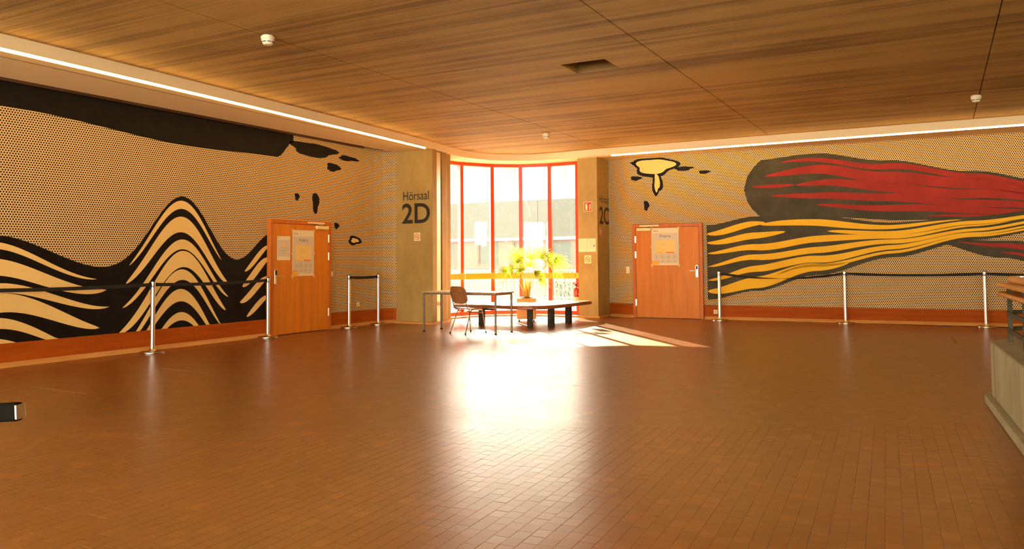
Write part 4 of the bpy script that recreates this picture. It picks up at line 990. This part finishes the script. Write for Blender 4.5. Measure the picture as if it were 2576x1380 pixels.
plank(.085, .33, .945, .985, .26, -.03, 'lower_handrail_plank'); plank(.085, .33, 1.025, 1.065, .26, -.03, 'upper_handrail_plank'); plank(.16, .29, 1.065, 1.125, .1, -.30, 'top_cap_rail')
for x, y in posts: build('spacer', MB().box((x-.02, y-.02, .98), (x+.02, y+.02, 1.03)), M['dark_metal'], rl, world=False)
build('metal_cap', MB().lathe([(.04, 1.124), (.04, 1.131), (.03, 1.135)], (.22, -.72, 0), 16), M['steel'], rl, world=False)

# black handrail end at the left edge ---------------------------------------------------
hd = thing('handrail', 'black rounded handrail end poking in at the left picture edge', 'handrail', (-3.35, 1.55, 0))
A_ = Vector((-3.030, 1.781, .752)); B_ = A_+Vector((-1.05, -.36, -.075)); dd = (B_-A_).normalized(); sn = dd.cross(Vector((0, 0, 1))).normalized(); un = sn.cross(dd)
mb = MB(); mb.obox((A_+B_)/2, (B_-A_)/2, sn*.022, un*.034); build('rail', mb, M['rubber_rail'], hd, bevel=.012, bseg=3)
build('end_cap', MB().obox(A_+dd*.001, dd*.0045, sn*.0235, un*.027), M['steel'], hd, bevel=.003)
pz = A_+dd*.85; build('support_post', MB().tube([(pz.x, pz.y, 0), (pz.x, pz.y, pz.z-.03)], .02, 12), M['dark_metal'], hd)

# ------------------------------------------------------------------ outside
gd = build('ground', MB().box((-70, 17.0, -.75), (50, 90, -.55)).box((-70, 14.6, -.75), (-10.8, 17.0, -.55)), M['pavement']); struct(gd)
ap = build('terrace', MB().prism([(-13.5, 15.3), (-10.3, 15.3), (-9.95, 16.0), (-9.5, 16.8), (-8.9, 17.25), (-8.1, 17.45), (-6.7, 17.45), (-6.0, 18), (-6, 24.3), (-16.5, 24.3), (-16.5, 15.3)], -.55, -.03), M['pavement']); struct(ap)
# outer walls keep daylight from leaking beside the bay
struct(build('wall_outer_left', MB().prism([(-10.66, -6.1), (-10.62, 13.9), (-10.38, 15.2), (-10.12, 15.2), (-10.05, 15.05), (-10.34, 15.0), (-10.42, 13.9), (-10.46, -6.1)][::-1], -.3, 4.6), M['parapet']))
struct(build('wall_outer_right', MB().prism([(-6.9, 17.4), (8.2, 18.0), (8.2, 18.2), (-6.7, 17.7)], -.3, 4.6), M['parapet']))
struct(build('wall_outer_head', MB().prism([(-10.5, 15.0), (-10.2, 15.9), (-9.7, 16.85), (-9.0, 17.35), (-8.15, 17.55), (-6.7, 17.7), (-6.7, 17.95), (-8.3, 17.8), (-9.3, 17.6), (-10.2, 16.9), (-10.9, 15.2)], 3.6, 4.7), M['parapet']))
bd = thing('building', 'sunlit building across the yard with a concrete band and red panels', 'building', (-16, 30, -.55))
FX0, FX1 = -34, 4; FY = 30.0
k = 0; x = FX0
while x < FX1:
    build('concrete_panel', MB().box((x+.01, FY, 2.27), (x+4.79, FY+.3, 3.82)), M['facade_band'], bd); x += 4.8
hb2 = MB()
for i in range(int((FX1-FX0)/.85)):
    xx = FX0+.3+i*.85
    if -21 < xx < -11: hb2.tube([(xx, FY-.004, 3.0), (xx, FY+.01, 3.0)], .035, 10)
hb2.tube([(-13.9, FY-.004, 3.45), (-13.9, FY+.01, 3.45)], .075, 12)
build('drain_hole', hb2, M['facade_glass'], bd)
build('window_head', MB().box((FX0, FY-.05, 2.13), (FX1, FY+.3, 2.26)), M['white_metal'], bd)
x = FX0; kk = 0
while x < FX1:
    if kk % 2 == 0: build('red_panel', MB().box((x, FY+.05, 1.05), (x+.68, FY+.25, 2.13)), M['facade_red'], bd)
    else:
        f_ = build('window', MB().box((x, FY+.08, 1.05), (x+1.05, FY+.2, 1.13)).box((x, FY+.08, 2.06), (x+1.05, FY+.2, 2.13)).box((x, FY+.08, 1.13), (x+.05, FY+.2, 2.06)).box((x+1.0, FY+.08, 1.13), (x+1.05, FY+.2, 2.06)), M['facade_red'], bd)
        build('pane', MB().box((x+.05, FY+.13, 1.13), (x+1.0, FY+.15, 2.06)), M['facade_glass'], f_)
    x += .68 if kk % 2 == 0 else 1.05; kk += 1
build('sill_band', MB().box((FX0, FY-.06, .93), (FX1, FY+.3, 1.05)), M['facade_red'], bd)
build('plinth', MB().box((FX0, FY-.02, -.56), (FX1, FY+.3, .93)), M['facade_grey'], bd)
build('roof_deck', MB().box((FX0, FY+.3, 3.6), (FX1, FY+3.2, 3.8)), M['facade_white'], bd)
build('upper_wall', MB().box((FX0, FY+3, 3.8), (FX1, FY+3.3, 5.9)), M['facade_white'], bd)
build('back_wall', MB().box((FX0, FY+.3, -.55), (FX1, FY+.5, 3.6)), M['facade_grey'], bd)
for xx in (-21.2, -17.9, -15.3, -13.3):
    build('blind', MB().box((xx, FY+2.9, 4.3), (xx+.5, FY+2.97, 5.9)), M['facade_yellow'], bd)
for xx in (-19.6, -16.9, -14.3):
    build('drainpipe', MB().tube([(xx, FY-.12, -.5), (xx, FY-.12, 2.3)], .045, 8), M['white_metal'], bd)
for zz in (4.25, 4.75): build('roof_rail', MB().box((FX0, FY+.15, zz), (FX1, FY+.19, zz+.035)), M['white_metal'], bd)
for i in range(24): build('roof_rail_post', MB().box((-24+i*.7, FY+.15, 3.8), (-24+i*.7+.035, FY+.19, 4.78)), M['white_metal'], bd)
ya = thing('yard_railing', 'white metal railing of upright bars outside the bay window', 'railing', (-12.8, 24, -.03))
build('top_rail', MB().box((-16.4, 23.98, .95), (-6.1, 24.02, .985)), M['white_metal'], ya); build('middle_rail', MB().box((-16.4, 23.985, .60), (-6.1, 24.015, .63)), M['white_metal'], ya); build('bottom_rail', MB().box((-16.4, 23.985, .05), (-6.1, 24.015, .08)), M['white_metal'], ya)
bar0 = None
for i in range(70):
    xx = -16.3+i*.145
    if bar0 is None: bar0 = build('bar', MB().box((-.010, -.010, -.03), (.010, .010, .95)), M['white_metal'], ya, world=False); o = bar0
    else: o = bar0.copy(); COL.objects.link(o); o.parent = ya
    o.location = (xx+12.8, 0, .03)
sh = thing('shrub', 'dark green shrub outside behind the railing, by the fire extinguisher', 'shrub', (-11.3, 25.2, -.55))
random.seed(3); mb = MB()
for k in range(1400):
    a = random.random()*2*PI; zz = random.random(); rr = .95*math.sqrt(random.random())*(1-.45*zz**2); p = Vector((-11.1+rr*math.cos(a), 25.2+rr*.6*math.sin(a), -.5+zz*1.35+.15*math.cos(a*3)))
    u_ = Vector((random.gauss(0, 1), random.gauss(0, 1), random.gauss(0, 1))).normalized(); v_ = u_.orthogonal().normalized()
    mb.add([p, p+u_*.045+v_*.02, p+u_*.10, p+u_*.045-v_*.02], [(0, 1, 2, 3)])
o = build('foliage', mb, M['shrub'], sh); o['kind'] = 'stuff'
build('stem', MB().tube([(-11.1, 25.2, -.55), (-11.08, 25.2, -.1), (-11.1, 25.22, .5)], [.03, .02, .01], 7), M['bark'], sh)
